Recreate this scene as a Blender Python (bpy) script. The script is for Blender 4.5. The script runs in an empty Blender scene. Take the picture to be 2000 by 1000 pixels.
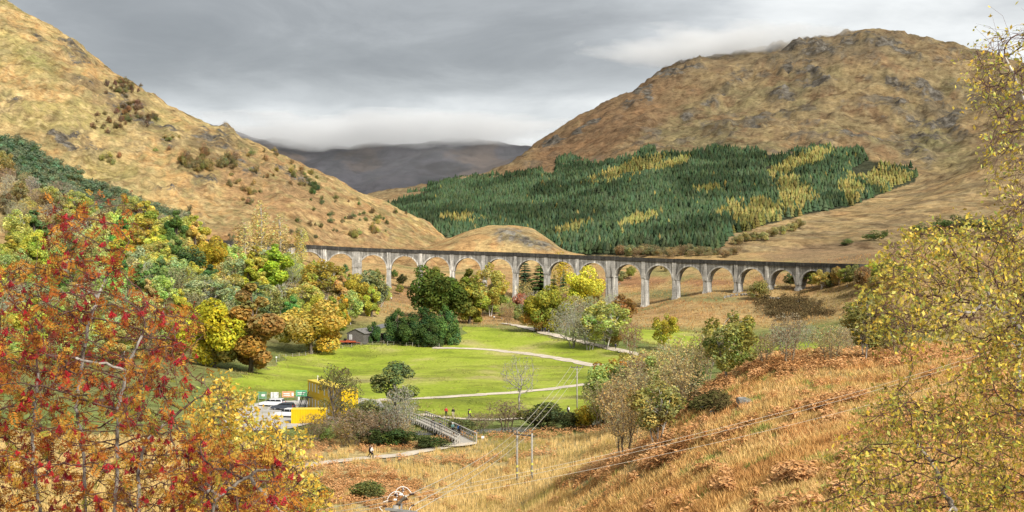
import bpy, math, random
import numpy as np
from mathutils import Vector, Matrix
from mathutils.geometry import delaunay_2d_cdt

# ------------------------------------------------------------------ camera, sky, sun, exposure
SC = bpy.context.scene
F, CU, HV, ZC = 2600.0, 1000.0, 520.0, 30.0      # focal length and horizon of the 2000x1000 photograph; camera height above datum
cam_d = bpy.data.cameras.new('camera'); cam = bpy.data.objects.new('camera', cam_d)
SC.collection.objects.link(cam)
cam.location = (0, 0, ZC); cam.rotation_euler = (math.radians(90), 0, 0)
cam_d.sensor_fit = 'HORIZONTAL'; cam_d.sensor_width = 36.0; cam_d.lens = 36.0 * F / 2000.0
cam_d.shift_y = (HV - 500.0) / 2000.0
cam_d.clip_start = 0.2; cam_d.clip_end = 60000
SC.camera = cam
SUN_EL, SUN_AZ = math.radians(38), math.radians(148)   # azimuth from +Y (away from the camera) clockwise: behind the camera, to the right
sun_dir = Vector((math.sin(SUN_AZ) * math.cos(SUN_EL), math.cos(SUN_AZ) * math.cos(SUN_EL), math.sin(SUN_EL)))
sun_l = bpy.data.lights.new('sun', 'SUN'); sun = bpy.data.objects.new('sun', sun_l); SC.collection.objects.link(sun)
sun_l.energy = 3.6; sun_l.angle = math.radians(14); sun_l.color = (1.0, 0.945, 0.85)
sun.rotation_euler = sun_dir.to_track_quat('Z', 'Y').to_euler()
sun.location = (200, -300, 500)

wd = bpy.data.worlds.new('World'); SC.world = wd; wd.use_nodes = True
nt = wd.node_tree; nt.nodes.clear()
def wn(t, **k):
    n = nt.nodes.new(t)
    for a, b in k.items(): setattr(n, a, b)
    return n
def wl(a, b): nt.links.new(a, b)
def wmath(op, a, b=None, clamp=False):
    n = wn('ShaderNodeMath', operation=op); n.use_clamp = clamp
    for i, x in enumerate((a, b)):
        if x is None: continue
        if isinstance(x, (int, float)): n.inputs[i].default_value = x
        else: wl(x, n.inputs[i])
    return n.outputs[0]
sky = wn('ShaderNodeTexSky', sky_type='NISHITA', sun_disc=False)
sky.sun_elevation = SUN_EL; sky.sun_rotation = SUN_AZ
tc = wn('ShaderNodeTexCoord'); sx = wn('ShaderNodeSeparateXYZ'); wl(tc.outputs['Generated'], sx.inputs[0])
zz = wmath('MAXIMUM', sx.outputs['Z'], 0.0)
den = wmath('ADD', zz, 0.17)                                        # a flat cloud deck seen in perspective
px, py = wmath('DIVIDE', sx.outputs['X'], den), wmath('DIVIDE', sx.outputs['Y'], den)
cb = wn('ShaderNodeCombineXYZ'); wl(px, cb.inputs[0]); wl(py, cb.inputs[1]); cb.inputs[2].default_value = 3.7
n1 = wn('ShaderNodeTexNoise'); n1.inputs['Scale'].default_value = 0.75; n1.inputs['Detail'].default_value = 5; n1.inputs['Roughness'].default_value = 0.5
n1.inputs['Distortion'].default_value = 0.25
wl(cb.outputs[0], n1.inputs['Vector'])
n2 = wn('ShaderNodeTexNoise'); n2.inputs['Scale'].default_value = 2.2; n2.inputs['Detail'].default_value = 8; n2.inputs['Roughness'].default_value = 0.6; n2.inputs['Distortion'].default_value = 0.4
wl(cb.outputs[0], n2.inputs['Vector'])
# the deck is thin and bright low over the far glen and towards the right, thick and slate grey overhead
def wstep(x, lo, hi):
    n = wn('ShaderNodeMapRange', interpolation_type='SMOOTHSTEP'); wl(x, n.inputs[0]); n.inputs[1].default_value = lo; n.inputs[2].default_value = hi; return n.outputs[0]
zw = wmath('ADD', zz, wmath('MULTIPLY', wmath('SUBTRACT', n1.outputs['Fac'], 0.5), 0.16))
low = wmath('SUBTRACT', 1.0, wstep(zw, 0.085, 0.150))
side = wstep(wmath('ADD', sx.outputs['X'], wmath('MULTIPLY', wmath('SUBTRACT', n1.outputs['Fac'], 0.5), 0.35)), 0.02, 0.24)
br = wmath('ADD', wmath('MULTIPLY', low, 0.52), wmath('MULTIPLY', side, 0.40))
br = wmath('ADD', br, wmath('MULTIPLY', wmath('SUBTRACT', n1.outputs['Fac'], 0.5), 0.75))
br = wmath('ADD', br, wmath('MULTIPLY', wmath('SUBTRACT', n2.outputs['Fac'], 0.5), 0.6))
br = wmath('ADD', br, 0.25)
rp = wn('ShaderNodeValToRGB'); wl(br, rp.inputs[0])
e = rp.color_ramp.elements
e[0].position = 0.0; e[0].color = (0.15, 0.157, 0.162, 1)
e[1].position = 1.0; e[1].color = (0.86, 0.86, 0.83, 1)
for pos, col in ((0.25, (0.225, 0.233, 0.238, 1)), (0.5, (0.36, 0.372, 0.378, 1)), (0.75, (0.58, 0.59, 0.585, 1))):
    k = e.new(pos); k.color = col
mixs = wn('ShaderNodeMix', data_type='RGBA', blend_type='MIX'); mixs.inputs[0].default_value = 0.93
skm = wn('ShaderNodeMix', data_type='RGBA', blend_type='MULTIPLY'); skm.inputs[0].default_value = 1.0
wl(sky.outputs[0], skm.inputs[6]); skm.inputs[7].default_value = (0.10, 0.10, 0.10, 1)
wl(skm.outputs[2], mixs.inputs[6]); wl(rp.outputs[0], mixs.inputs[7])
bg = wn('ShaderNodeBackground'); wl(mixs.outputs[2], bg.inputs[0]); bg.inputs[1].default_value = 1.0
wo = wn('ShaderNodeOutputWorld'); wl(bg.outputs[0], wo.inputs[0])
SC.view_settings.view_transform = 'Standard'; SC.view_settings.look = 'None'
SC.view_settings.exposure = 0.75; SC.view_settings.gamma = 1.0; SC.view_settings.use_curve_mapping = False
SC.render.engine = 'CYCLES'
cy = SC.cycles
cy.max_bounces = 5; cy.diffuse_bounces = 2; cy.glossy_bounces = 2; cy.transmission_bounces = 3; cy.transparent_max_bounces = 8; cy.volume_bounces = 3
cy.use_denoising = True
cy.use_adaptive_sampling = True; cy.adaptive_threshold = 0.02
try: cy.denoising_input_passes = 'RGB_ALBEDO_NORMAL'; cy.denoising_prefilter = 'ACCURATE'
except Exception: pass

rng = np.random.default_rng(11); random.seed(11)

# ------------------------------------------------------------------ helpers
COL = SC.collection
def lin(r, g, b):
    return tuple(((c / 255.0) / 12.92) if c <= 10 else (((c / 255.0) + 0.055) / 1.055) ** 2.4 for c in (r, g, b))
def W(u, v, d): return np.array([(u - CU) / F * d, d, ZC + (HV - v) / F * d])
def tag(o, label=None, cat=None, group=None, kind=None):
    if label: o['label'] = label
    if cat: o['category'] = cat
    if group: o['group'] = group
    if kind: o['kind'] = kind
    return o
def empty(name, loc, rz=0.0, scale=1.0):
    o = bpy.data.objects.new(name, None); COL.objects.link(o)
    o.location = loc; o.rotation_euler = (0, 0, rz); o.scale = (scale,) * 3 if np.isscalar(scale) else scale
    o.empty_display_size = 0.2
    return o
def link(name, me, parent=None, loc=None, color=None):
    o = bpy.data.objects.new(name, me); COL.objects.link(o)
    if parent is not None: o.parent = parent
    if loc is not None: o.location = loc
    if color is not None: o.color = (*color, 1.0)
    return o
def mesh_np(name, V, faces, mat=None, tint=None, smooth=False, midx=None):
    """faces: list of int arrays (n,k)"""
    V = np.asarray(V, np.float32); me = bpy.data.meshes.new(name)
    faces = [np.asarray(f, np.int32) for f in faces if len(f)]
    me.vertices.add(len(V)); me.vertices.foreach_set('co', V.ravel())
    li = np.concatenate([f.ravel() for f in faces]); nf = sum(len(f) for f in faces)
    tot = np.concatenate([np.full(len(f), f.shape[1], np.int32) for f in faces])
    st = np.concatenate([[0], np.cumsum(tot)[:-1]]).astype(np.int32)
    me.loops.add(len(li)); me.loops.foreach_set('vertex_index', li)
    me.polygons.add(nf); me.polygons.foreach_set('loop_start', st)
    try: me.polygons.foreach_set('loop_total', tot)
    except Exception: pass
    me.polygons.foreach_set('use_smooth', np.full(nf, bool(smooth)))
    if midx is not None: me.polygons.foreach_set('material_index', np.asarray(midx, np.int32))
    me.update(calc_edges=True)
    if tint is not None:
        a = me.color_attributes.new('tint', 'FLOAT_COLOR', 'POINT')
        t = np.ones((len(V), 4), np.float32); tint = np.asarray(tint); t[:, :tint.shape[1]] = tint
        a.data.foreach_set('color', t.ravel())
    if mat is not None:
        for m in (mat if isinstance(mat, (list, tuple)) else [mat]): me.materials.append(m)
    return me
class MB:
    """collects boxes, tubes and prisms into one mesh"""
    def __init__(s): s.V = []; s.Q = []; s.n = 0
    def add(s, V, faces):
        V = np.asarray(V, float); s.V.append(V)
        for f in faces: s.Q.append([i + s.n for i in f])
        s.n += len(V); return s
    def box(s, c, size, rz=0.0, M=None):
        x, y, z = (a / 2 for a in size)
        P = np.array([(-x,-y,-z),(x,-y,-z),(x,y,-z),(-x,y,-z),(-x,-y,z),(x,-y,z),(x,y,z),(-x,y,z)])
        if M is not None: P = P @ np.asarray(M).T
        if rz: P = P @ np.array([[math.cos(rz), -math.sin(rz), 0],[math.sin(rz), math.cos(rz), 0],[0,0,1]]).T
        return s.add(P + np.asarray(c), [(0,3,2,1),(4,5,6,7),(0,1,5,4),(1,2,6,5),(2,3,7,6),(3,0,4,7)])
    def bar(s, a, b, w, h=None, up=(0,0,1)):
        a, b = np.asarray(a, float), np.asarray(b, float); h = w if h is None else h
        d = b - a; L = np.linalg.norm(d); d = d / L
        up = np.asarray(up, float)
        if abs(d @ up) > 0.98: up = np.array([0.0, 1.0, 0.0])
        r = np.cross(d, up); r /= np.linalg.norm(r); q = np.cross(r, d)
        return s.box((a + b) / 2, (w, L, h), M=np.stack([r, d, q], 1))
    def tube(s, pts, rad, k=8, cap=True):
        pts = np.asarray(pts, float); n = len(pts); rad = np.broadcast_to(rad, (n,))
        t = np.gradient(pts, axis=0); t /= np.linalg.norm(t, axis=1)[:, None] + 1e-12
        up = np.array([0.0, 0, 1.0]) if abs(t[:, 2]).mean() < 0.8 else np.array([0.0, 1.0, 0])
        r = np.cross(t, up); r /= np.linalg.norm(r, axis=1)[:, None] + 1e-12; q = np.cross(r, t)
        a = np.arange(k) / k * 2 * math.pi
        R = pts[:, None] + rad[:, None, None] * (np.cos(a)[None, :, None] * r[:, None] + np.sin(a)[None, :, None] * q[:, None])
        f = [(i*k+j, i*k+(j+1)%k, (i+1)*k+(j+1)%k, (i+1)*k+j) for i in range(n-1) for j in range(k)]
        if cap: f += [tuple(range(k))[::-1], tuple((n-1)*k + j for j in range(k))]
        return s.add(R.reshape(-1, 3), f)
    def lathe(s, prof, c=(0,0,0), k=12, M=None):
        a = np.arange(k) / k * 2 * math.pi
        R = np.array([[(r*math.cos(t), r*math.sin(t), z) for t in a] for r, z in prof]).reshape(-1, 3)
        if M is not None: R = R @ np.asarray(M).T
        n = len(prof)
        f = [(i*k+j, i*k+(j+1)%k, (i+1)*k+(j+1)%k, (i+1)*k+j) for i in range(n-1) for j in range(k)]
        f += [tuple(range(k))[::-1], tuple((n-1)*k + j for j in range(k))]
        return s.add(R + np.asarray(c), f)
    def prism(s, poly, y0, y1):
        """polygon in xz extruded along y"""
        n = len(poly)
        V = [(x, y0, z) for x, z in poly] + [(x, y1, z) for x, z in poly]
        return s.add(V, [tuple(range(n)), tuple(range(2*n-1, n-1, -1))] + [(i, i+n, (i+1)%n+n, (i+1)%n) for i in range(n)])
    def mesh(s, name, mat, smooth=False):
        me = bpy.data.meshes.new(name); me.from_pydata(np.concatenate(s.V).tolist(), [], s.Q); me.update()
        for m in (mat if isinstance(mat, (list, tuple)) else [mat]): me.materials.append(m)
        if smooth: me.polygons.foreach_set('use_smooth', [True] * len(me.polygons))
        return me
    def build(s, name, mat, parent=None, loc=None, smooth=False, color=None):
        return link(name, s.mesh(name, mat, smooth), parent, loc, color)

def _h(ix, iy, seed):
    h = (ix.astype(np.int64) * 374761393 + iy.astype(np.int64) * 668265263 + seed * 982451653) & 0xFFFFFFFF
    h = ((h ^ (h >> 13)) * 1274126177) & 0xFFFFFFFF
    return ((h ^ (h >> 16)) & 0xFFFFFF) / float(0xFFFFFF)
def vnoise(x, y, seed=0):
    x = np.asarray(x, float); y = np.asarray(y, float)
    ix, iy = np.floor(x), np.floor(y); fx, fy = x - ix, y - iy
    fx = fx*fx*fx*(fx*(fx*6-15)+10); fy = fy*fy*fy*(fy*(fy*6-15)+10)
    ix = ix.astype(np.int64); iy = iy.astype(np.int64)
    a, b = _h(ix, iy, seed), _h(ix+1, iy, seed); c, d = _h(ix, iy+1, seed), _h(ix+1, iy+1, seed)
    return (a*(1-fx)+b*fx)*(1-fy)+(c*(1-fx)+d*fx)*fy
def fbm(x, y, seed=0, oct=5, gain=0.5, lac=2.03):
    s = 0; a = 1; t = 0; x = np.asarray(x, float); y = np.asarray(y, float)
    for i in range(oct):
        s = s + a * vnoise(x, y, seed + i*17); t += a; a *= gain
        x, y = (x*0.8 - y*0.6)*lac + 11.3, (x*0.6 + y*0.8)*lac + 5.7
    return s / t
def ridged(x, y, seed=0, oct=4):
    s = 0; a = 1; t = 0
    for i in range(oct):
        s = s + a*(1-abs(2*vnoise(x, y, seed+i*13)-1)); t += a; a *= 0.5
        x, y = (x*0.8-y*0.6)*2.1+3.1, (x*0.6+y*0.8)*2.1+7.9
    return s / t
def sstep(a, b, x):
    t = np.clip((x-a)/(b-a), 0, 1); return t*t*(3-2*t)

# ------------------------------------------------------------------ materials
def mat(name):
    m = bpy.data.materials.new(name); m.use_nodes = True; t = m.node_tree
    b = t.nodes['Principled BSDF']; b.inputs['Specular IOR Level'].default_value = 0.2
    return m, t, b
def nd(t, k, **kw):
    n = t.nodes.new(k)
    for a, b in kw.items(): setattr(n, a, b)
    return n
def noise_fac(t, vec, scale, detail=4, rough=0.55, w=None):
    n = nd(t, 'ShaderNodeTexNoise'); n.inputs['Scale'].default_value = scale; n.inputs['Detail'].default_value = detail; n.inputs['Roughness'].default_value = rough
    if vec is not None: t.links.new(vec, n.inputs['Vector'])
    return n.outputs['Fac']
def ramp(t, fac, stops):
    r = nd(t, 'ShaderNodeValToRGB'); t.links.new(fac, r.inputs[0]); e = r.color_ramp.elements
    e[0].position, e[0].color = stops[0][0], (*stops[0][1], 1); e[1].position, e[1].color = stops[-1][0], (*stops[-1][1], 1)
    for p, c in stops[1:-1]: k = e.new(p); k.color = (*c, 1)
    return r.outputs[0]
def mixc(t, a, b, fac, mode='MIX'):
    m = nd(t, 'ShaderNodeMix', data_type='RGBA', blend_type=mode)
    for i, x in ((0, fac), (6, a), (7, b)):
        if isinstance(x, (int, float)): m.inputs[i].default_value = x
        elif isinstance(x, tuple): m.inputs[i].default_value = (*x, 1)
        else: t.links.new(x, m.inputs[i])
    return m.outputs[2]
def bump(t, b, fac, dist, strength=0.6):
    n = nd(t, 'ShaderNodeBump'); n.inputs['Strength'].default_value = strength; n.inputs['Distance'].default_value = dist
    t.links.new(fac, n.inputs['Height']); t.links.new(n.outputs[0], b.inputs['Normal'])
def geo_pos(t): return nd(t, 'ShaderNodeNewGeometry').outputs['Position']
def mapping(t, vec, scale=(1,1,1), rot=(0,0,0)):
    m = nd(t, 'ShaderNodeMapping'); m.inputs['Scale'].default_value = scale; m.inputs['Rotation'].default_value = rot; t.links.new(vec, m.inputs[0]); return m.outputs[0]
def plain(name, col, rough=0.7, metal=0.0, var=0.12, scale=3.0, spec=0.3):
    m, t, b = mat(name)
    tcn = nd(t, 'ShaderNodeTexCoord').outputs['Object']
    f = noise_fac(t, tcn, scale, 5)
    lo = tuple(c*(1-var*1.6) for c in col); hi = tuple(min(1, c*(1+var)) for c in col)
    t.links.new(ramp(t, f, [(0.3, lo), (0.7, hi)]), b.inputs['Base Color'])
    b.inputs['Roughness'].default_value = rough; b.inputs['Metallic'].default_value = metal; b.inputs['Specular IOR Level'].default_value = spec
    return m
def ground_mat(name, fine, amp, bumpd, coarse=0.08, streak=None, rock=None):
    """ground cover: the cover's own colour is stored per vertex, the nodes add tussocks and blotches"""
    m, t, b = mat(name)
    vc = nd(t, 'ShaderNodeVertexColor', layer_name='tint'); a = vc.outputs[0]
    p = geo_pos(t)
    f1 = noise_fac(t, p, fine, 8, 0.75); f2 = noise_fac(t, p, coarse, 6, 0.65); f0 = noise_fac(t, p, fine*0.3, 6, 0.7)
    v1 = ramp(t, f1, [(0.34, (1-amp*1.15,)*3), (0.5, (1.0,)*3), (0.66, (1+amp,)*3)])
    v2 = ramp(t, f2, [(0.32, (0.72, 0.75, 0.76)), (0.5, (1.0, 1.0, 1.0)), (0.68, (1.2, 1.14, 1.05))])
    c = mixc(t, mixc(t, a, v1, 1.0, 'MULTIPLY'), v2, 1.0, 'MULTIPLY')
    c = mixc(t, c, ramp(t, f0, [(0.39, (0.66, 0.61, 0.57)), (0.46, (0.97, 0.97, 0.97)), (0.53, (1.02, 1.02, 1.0)), (0.62, (1.14, 1.14, 1.12))]), 1.0, 'MULTIPLY')
    if streak:
        f3 = noise_fac(t, mapping(t, p, streak[0], streak[1]), 1.0, 5, 0.65)
        c = mixc(t, c, ramp(t, f3, [(0.3, (0.72, 0.70, 0.72)), (0.5, (1, 1, 1)), (0.72, (1.22, 1.2, 1.1))]), 1.0, 'MULTIPLY')
    if rock:
        # bare rock breaks through where the stored rock share is high, with its own ragged edges
        g1 = noise_fac(t, mapping(t, p, (1, 0.7, 1.6)), rock, 8, 0.72); g2 = noise_fac(t, p, rock*3.5, 6, 0.75)
        k = nd(t, 'ShaderNodeMath', operation='MULTIPLY_ADD'); t.links.new(g1, k.inputs[0]); k.inputs[1].default_value = 3.2; k.inputs[2].default_value = -2.25
        k2 = nd(t, 'ShaderNodeMath', operation='ADD'); t.links.new(k.outputs[0], k2.inputs[0]); t.links.new(vc.outputs[1], k2.inputs[1])
        k3 = nd(t, 'ShaderNodeMapRange'); t.links.new(k2.outputs[0], k3.inputs[0]); k3.inputs[1].default_value = 0.0; k3.inputs[2].default_value = 0.22
        c = mixc(t, c, ramp(t, g2, [(0.36, (0.036, 0.030, 0.023)), (0.5, (0.092, 0.078, 0.060)), (0.62, (0.175, 0.158, 0.132))]), k3.outputs[0])
    hs = nd(t, 'ShaderNodeHueSaturation'); hs.inputs['Saturation'].default_value = 0.89; hs.inputs['Value'].default_value = 1.0; hs.inputs['Hue'].default_value = 0.503; t.links.new(c, hs.inputs['Color']); t.links.new(hs.outputs[0], b.inputs['Base Color'])
    b.inputs['Roughness'].default_value = 0.95; b.inputs['Specular IOR Level'].default_value = 0.05
    bump(t, b, f1, bumpd, 0.8)
    return m
def leaf_mat(name, trans=0.38, var=0.2):
    """colour = object colour x stored leaf tint, with a small drift from tree to tree"""
    m = bpy.data.materials.new(name); m.use_nodes = True; t = m.node_tree; t.nodes.clear()
    oi = nd(t, 'ShaderNodeObjectInfo'); a = nd(t, 'ShaderNodeVertexColor', layer_name='tint').outputs[0]
    c = mixc(t, oi.outputs['Color'], a, 1.0, 'MULTIPLY')
    hs = nd(t, 'ShaderNodeHueSaturation')
    mr = nd(t, 'ShaderNodeMapRange'); t.links.new(oi.outputs['Random'], mr.inputs[0]); mr.inputs[3].default_value = 0.488; mr.inputs[4].default_value = 0.512
    mv = nd(t, 'ShaderNodeMapRange'); t.links.new(oi.outputs['Random'], mv.inputs[0]); mv.inputs[3].default_value = 1 - var; mv.inputs[4].default_value = 1 + var
    t.links.new(mr.outputs[0], hs.inputs['Hue']); t.links.new(mv.outputs[0], hs.inputs['Value']); t.links.new(c, hs.inputs['Color'])
    d = nd(t, 'ShaderNodeBsdfDiffuse'); tr = nd(t, 'ShaderNodeBsdfTranslucent'); mx = nd(t, 'ShaderNodeMixShader'); mx.inputs[0].default_value = trans
    t.links.new(hs.outputs[0], d.inputs[0]); t.links.new(hs.outputs[0], tr.inputs[0])
    t.links.new(d.outputs[0], mx.inputs[1]); t.links.new(tr.outputs[0], mx.inputs[2])
    o = nd(t, 'ShaderNodeOutputMaterial'); t.links.new(mx.outputs[0], o.inputs[0])
    return m
def bark_mat(name, dark, pale, scale):
    m, t, b = mat(name)
    v = nd(t, 'ShaderNodeTexCoord').outputs['Object']
    f = noise_fac(t, mapping(t, v, (1, 1, 0.45)), scale, 4, 0.6)
    t.links.new(ramp(t, f, [(0.35, dark), (0.6, pale)]), b.inputs['Base Color'])
    b.inputs['Roughness'].default_value = 0.9
    return m
LEAF = leaf_mat('autumn_leaf'); NEEDLE = leaf_mat('needle', 0.12, 0.16); BLADE = leaf_mat('dry_blade', 0.25, 0.0)
BARK = bark_mat('brown_bark', (0.055, 0.042, 0.032), (0.17, 0.14, 0.11), 3.0)
BARK_BIRCH = bark_mat('birch_bark', (0.16, 0.13, 0.11), (0.58, 0.55, 0.50), 2.2)
BARK_GREY = bark_mat('lichen_bark', (0.16, 0.14, 0.12), (0.40, 0.38, 0.33), 2.5)
BARK_TWIG = bark_mat('twig_bark', (0.13, 0.095, 0.06), (0.33, 0.255, 0.165), 2.5)

# ------------------------------------------------------------------ terrain height fields
def tps(P, z, Q, smooth=1e-3):
    def k(r2): return np.where(r2 > 1e-12, 0.5 * r2 * np.log(r2 + 1e-20), 0.0)
    n = len(P); K = k(((P[:, None]-P[None])**2).sum(-1)) + smooth*np.eye(n)
    A = np.zeros((n+3, n+3)); A[:n, :n] = K; A[:n, n:] = np.c_[np.ones(n), P]; A[n:, :n] = A[:n, n:].T
    w = np.linalg.solve(A, np.r_[z, 0, 0, 0])
    out = np.empty(len(Q))
    for i in range(0, len(Q), 20000):
        q = Q[i:i+20000]
        out[i:i+20000] = k(((q[:, None]-P[None])**2).sum(-1)) @ w[:n] + w[n] + q @ w[n+1:]
    return out
class Fan:
    """height field on a fan of sight lines (fine near, coarse far), heights in metres"""
    def __init__(s, ctrl, s0, s1, ns, d0, d1, ndp, kx=3.0, smooth=1e-3):
        P = []; Z = []
        for c in ctrl:
            if c[0] == 'z': x, y, z = c[1:]; P.append((x/y*kx, math.log(y))); Z.append(z)
            else: u, v, d = c; P.append(((u-CU)/F*kx, math.log(d))); Z.append((HV-v)/F*d)
        s.ss = np.linspace(s0, s1, ns); s.ds = np.exp(np.linspace(math.log(d0), math.log(d1), ndp))
        S, D = np.meshgrid(s.ss, s.ds, indexing='ij')
        s.X, s.Y = S*D, D
        s.Z = tps(np.array(P), np.array(Z), np.c_[(S*kx).ravel(), np.log(D).ravel()], smooth).reshape(S.shape) + ZC
        s.ln0, s.dln = math.log(d0), (math.log(d1)-math.log(d0))/(ndp-1)
    def height(s, x, y):
        x = np.asarray(x, float); y = np.asarray(y, float)
        a = np.clip((x/y - s.ss[0])/(s.ss[1]-s.ss[0]), 0, len(s.ss)-1.001); b = np.clip((np.log(y)-s.ln0)/s.dln, 0, len(s.ds)-1.001)
        i, j = a.astype(int), b.astype(int); fa, fb = a-i, b-j
        return (s.Z[i,j]*(1-fa)+s.Z[i+1,j]*fa)*(1-fb)+(s.Z[i,j+1]*(1-fa)+s.Z[i+1,j+1]*fa)*fb
    def cast(s, u, v):
        """first hit of the sight line through photo pixel (u, v): distance or None"""
        sl = (u-CU)/F
        if not s.ss[0] < sl < s.ss[-1]: return None
        a = (sl - s.ss[0])/(s.ss[1]-s.ss[0]); i = min(int(a), len(s.ss)-2); f = a-i
        z = s.Z[i]*(1-f)+s.Z[i+1]*f; zr = ZC+(HV-v)/F*s.ds
        hit = np.nonzero((z >= zr) & (s.ds > 20))[0]
        if not len(hit): return None
        j = hit[0]
        if j == 0: return s.ds[0]
        g0, g1 = zr[j-1]-z[j-1], z[j]-zr[j]
        return s.ds[j-1] + (s.ds[j]-s.ds[j-1])*g0/(g0+g1+1e-9)
    def uv(s): return CU + F*s.X/s.Y, HV - F*(s.Z-ZC)/s.Y
    def mesh(s, name, m, tint, smooth=True):
        ns, ndp = s.Z.shape; id = np.arange(ns*ndp).reshape(ns, ndp)
        q = np.stack([id[:-1, :-1], id[1:, :-1], id[1:, 1:], id[:-1, 1:]], -1).reshape(-1, 4)
        return mesh_np(name, np.stack([s.X, s.Y, s.Z], -1).reshape(-1, 3), [q], m, tint.reshape(-1, tint.shape[-1]), smooth)
def blob(U, V, u, v, ru, rv, rot=0, soft=0.35, wob=0.45, seed=0):
    c, sn = math.cos(math.radians(rot)), math.sin(math.radians(rot)); a, b = U-u, V-v
    r = np.hypot((a*c+b*sn)/ru, (-a*sn+b*c)/rv)
    r = r + wob*(fbm(U/28, V/16, 40+seed, 4)-0.5)*2
    return 1 - sstep(1-soft, 1+soft, r)
def paint(T, mask, col, k=1.0):
    m = (np.clip(mask, 0, 1)*k)[..., None]; T[:] = T*(1-m) + np.array(col)*m
# ------------------------------------------------------------------ terrain
Zp = lambda x, y, z: ('z', x, y, z)
G = [Zp(0,2,-1.8), Zp(-1.5,3,-2.2), Zp(1.5,3,-2.0), Zp(-6,10,-4.6), Zp(0,14,-4.8), Zp(6,14,-4.4), Zp(12,20,-5.6), Zp(-15,25,-8.2), Zp(0,30,-9.6), Zp(0,58,-17.6),
     Zp(-13,58,-18), Zp(-40,60,-19), Zp(-40,100,-26), Zp(0,100,-24.6), Zp(-30,130,-27), Zp(20,30,-7.2),
     (1400,1000,72),(1600,1000,58),(1800,1000,50),(2000,1000,44),(2400,1000,42),(1200,1000,100),(1100,1000,122),(1000,1000,148),(850,1000,147),(700,1000,146),
     (500,1000,146),(200,1000,145),(-300,1000,145),(1600,850,85),(1800,800,90),(2000,780,90),(1400,880,95),(1300,850,120),(1200,920,125),(1100,930,150),
     (1000,942,170),(1480,703,150),(1700,690,142),(1850,682,132),(2100,660,130),(1350,770,140),(1215,888,150),(1280,840,148),(1100,870,195),(1000,880,190),
     (1420,740,190),(1540,715,215),(1700,700,230),(1900,690,230),(1300,760,260),(1450,720,300),(1600,690,330),(1800,680,330),
     (722,901,184),(930,860,206),(815,815,238),(560,830,232),(650,835,225),(870,818,236),(1110,812,240),(1165,748,305),(815,780,270),(500,770,280),(600,740,325),
     (900,720,345),(700,690,395),(610,690,390),(1000,690,390),(1150,700,370),(1157,673,400),(890,680,400),(890,640,455),(760,670,410),(690,668,410),(1060,645,440),
     (1240,690,375),(1250,640,470),(1400,665,430),(1550,650,440),(1350,615,530),(1500,600,540),(1650,590,520),
     (1258,600,612),(1320,583,605),(1380,571,598),(1440,571,590),(1500,565,580),(1562,567,570),(1625,555,559),(1700,527,545),(1800,518,540),(2000,505,540),
     (1193,598,620),(1067,600,630),(900,590,637),(757,562,637),(690,552,636),(600,512,630),(500,492,620),(400,480,605),(200,472,580),(0,472,560),(-400,465,560),
     (300,720,300),(300,600,440),(450,640,420),(550,600,470),(650,600,480),(720,610,470),(0,720,300),(0,600,420),(-400,600,400),(100,860,200),(-300,800,220),(760,587,560),
     (1193,570,690),(1300,545,720),(1440,540,680),(1600,530,640),(1000,545,720),(800,530,720),(1000,505,900),(1300,505,830),(1500,500,800),(1700,490,780),(1900,480,750),
     (2300,470,750),(800,506,850),(1000,507,1150),(500,502,1150),(1500,502,1150),(2200,500,1150),(-400,480,900)]
ground = Fan(G, -0.62, 0.62, 310, 2.0, 1150.0, 470)
U, V = ground.uv(); D = ground.Y; X, Y = ground.X, ground.Y
rough = sstep(40, 110, D)*0.25
moor = sstep(470, 560, D + 40*(fbm(X/60, Y/60, 3)-0.5))
shoulder = (U > 1000) & (D < 200)
ground.Z += (fbm(X/9, Y/9, 5, 5)-0.5)*(0.25 + 1.1*moor + 0.9*sstep(-22+ZC, -17+ZC, ground.Z)*(D < 260)) + (fbm(X/45, Y/45, 9, 4)-0.5)*6*moor*sstep(640, 760, D)
U, V = ground.uv()
T = np.empty(U.shape+(3,)); T[:] = (0.36, 0.245, 0.085)
n_a = fbm(X/14, Y/14, 21); n_b = fbm(X/5, Y/5, 22); n_c = fbm(X/30, Y/30, 23)
paint(T, sstep(0.48, 0.62, n_a), (0.40, 0.245, 0.075)); paint(T, sstep(0.55, 0.7, n_b), (0.44, 0.32, 0.13), 0.6)
# valley floor pasture round the fields, wood floor on the left, marsh grass in front
val = sstep(195, 215, D)*(1-sstep(455, 500, D))*(1-sstep(-21+ZC, -17+ZC, ground.Z))
paint(T, val, (0.165, 0.20, 0.045)); paint(T, val*sstep(0.5, 0.65, n_a), (0.23, 0.215, 0.07), 0.7)
wood = (1-sstep(640, 760, U + 60*(n_c-0.5)))*sstep(240, 300, D)*sstep(-26+ZC, -22+ZC, ground.Z)
paint(T, wood, (0.17, 0.14, 0.05)); paint(T, wood*sstep(0.5, 0.62, n_b), (0.20, 0.20, 0.05), 0.7)
marsh = (1-sstep(195, 212, D))*(1-sstep(-22.5+ZC, -19+ZC, ground.Z))*sstep(60, 120, D)
paint(T, marsh, (0.36, 0.275, 0.115)); paint(T, marsh*sstep(0.52, 0.66, n_c), (0.26, 0.24, 0.08), 0.7)
paint(T, moor, (0.36, 0.235, 0.085)); paint(T, moor*sstep(0.5, 0.62, n_a), (0.34, 0.19, 0.065), 0.9); paint(T, moor*sstep(0.58, 0.68, n_c), (0.20, 0.19, 0.06), 0.8)
fm = moor*(D > 600)
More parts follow.
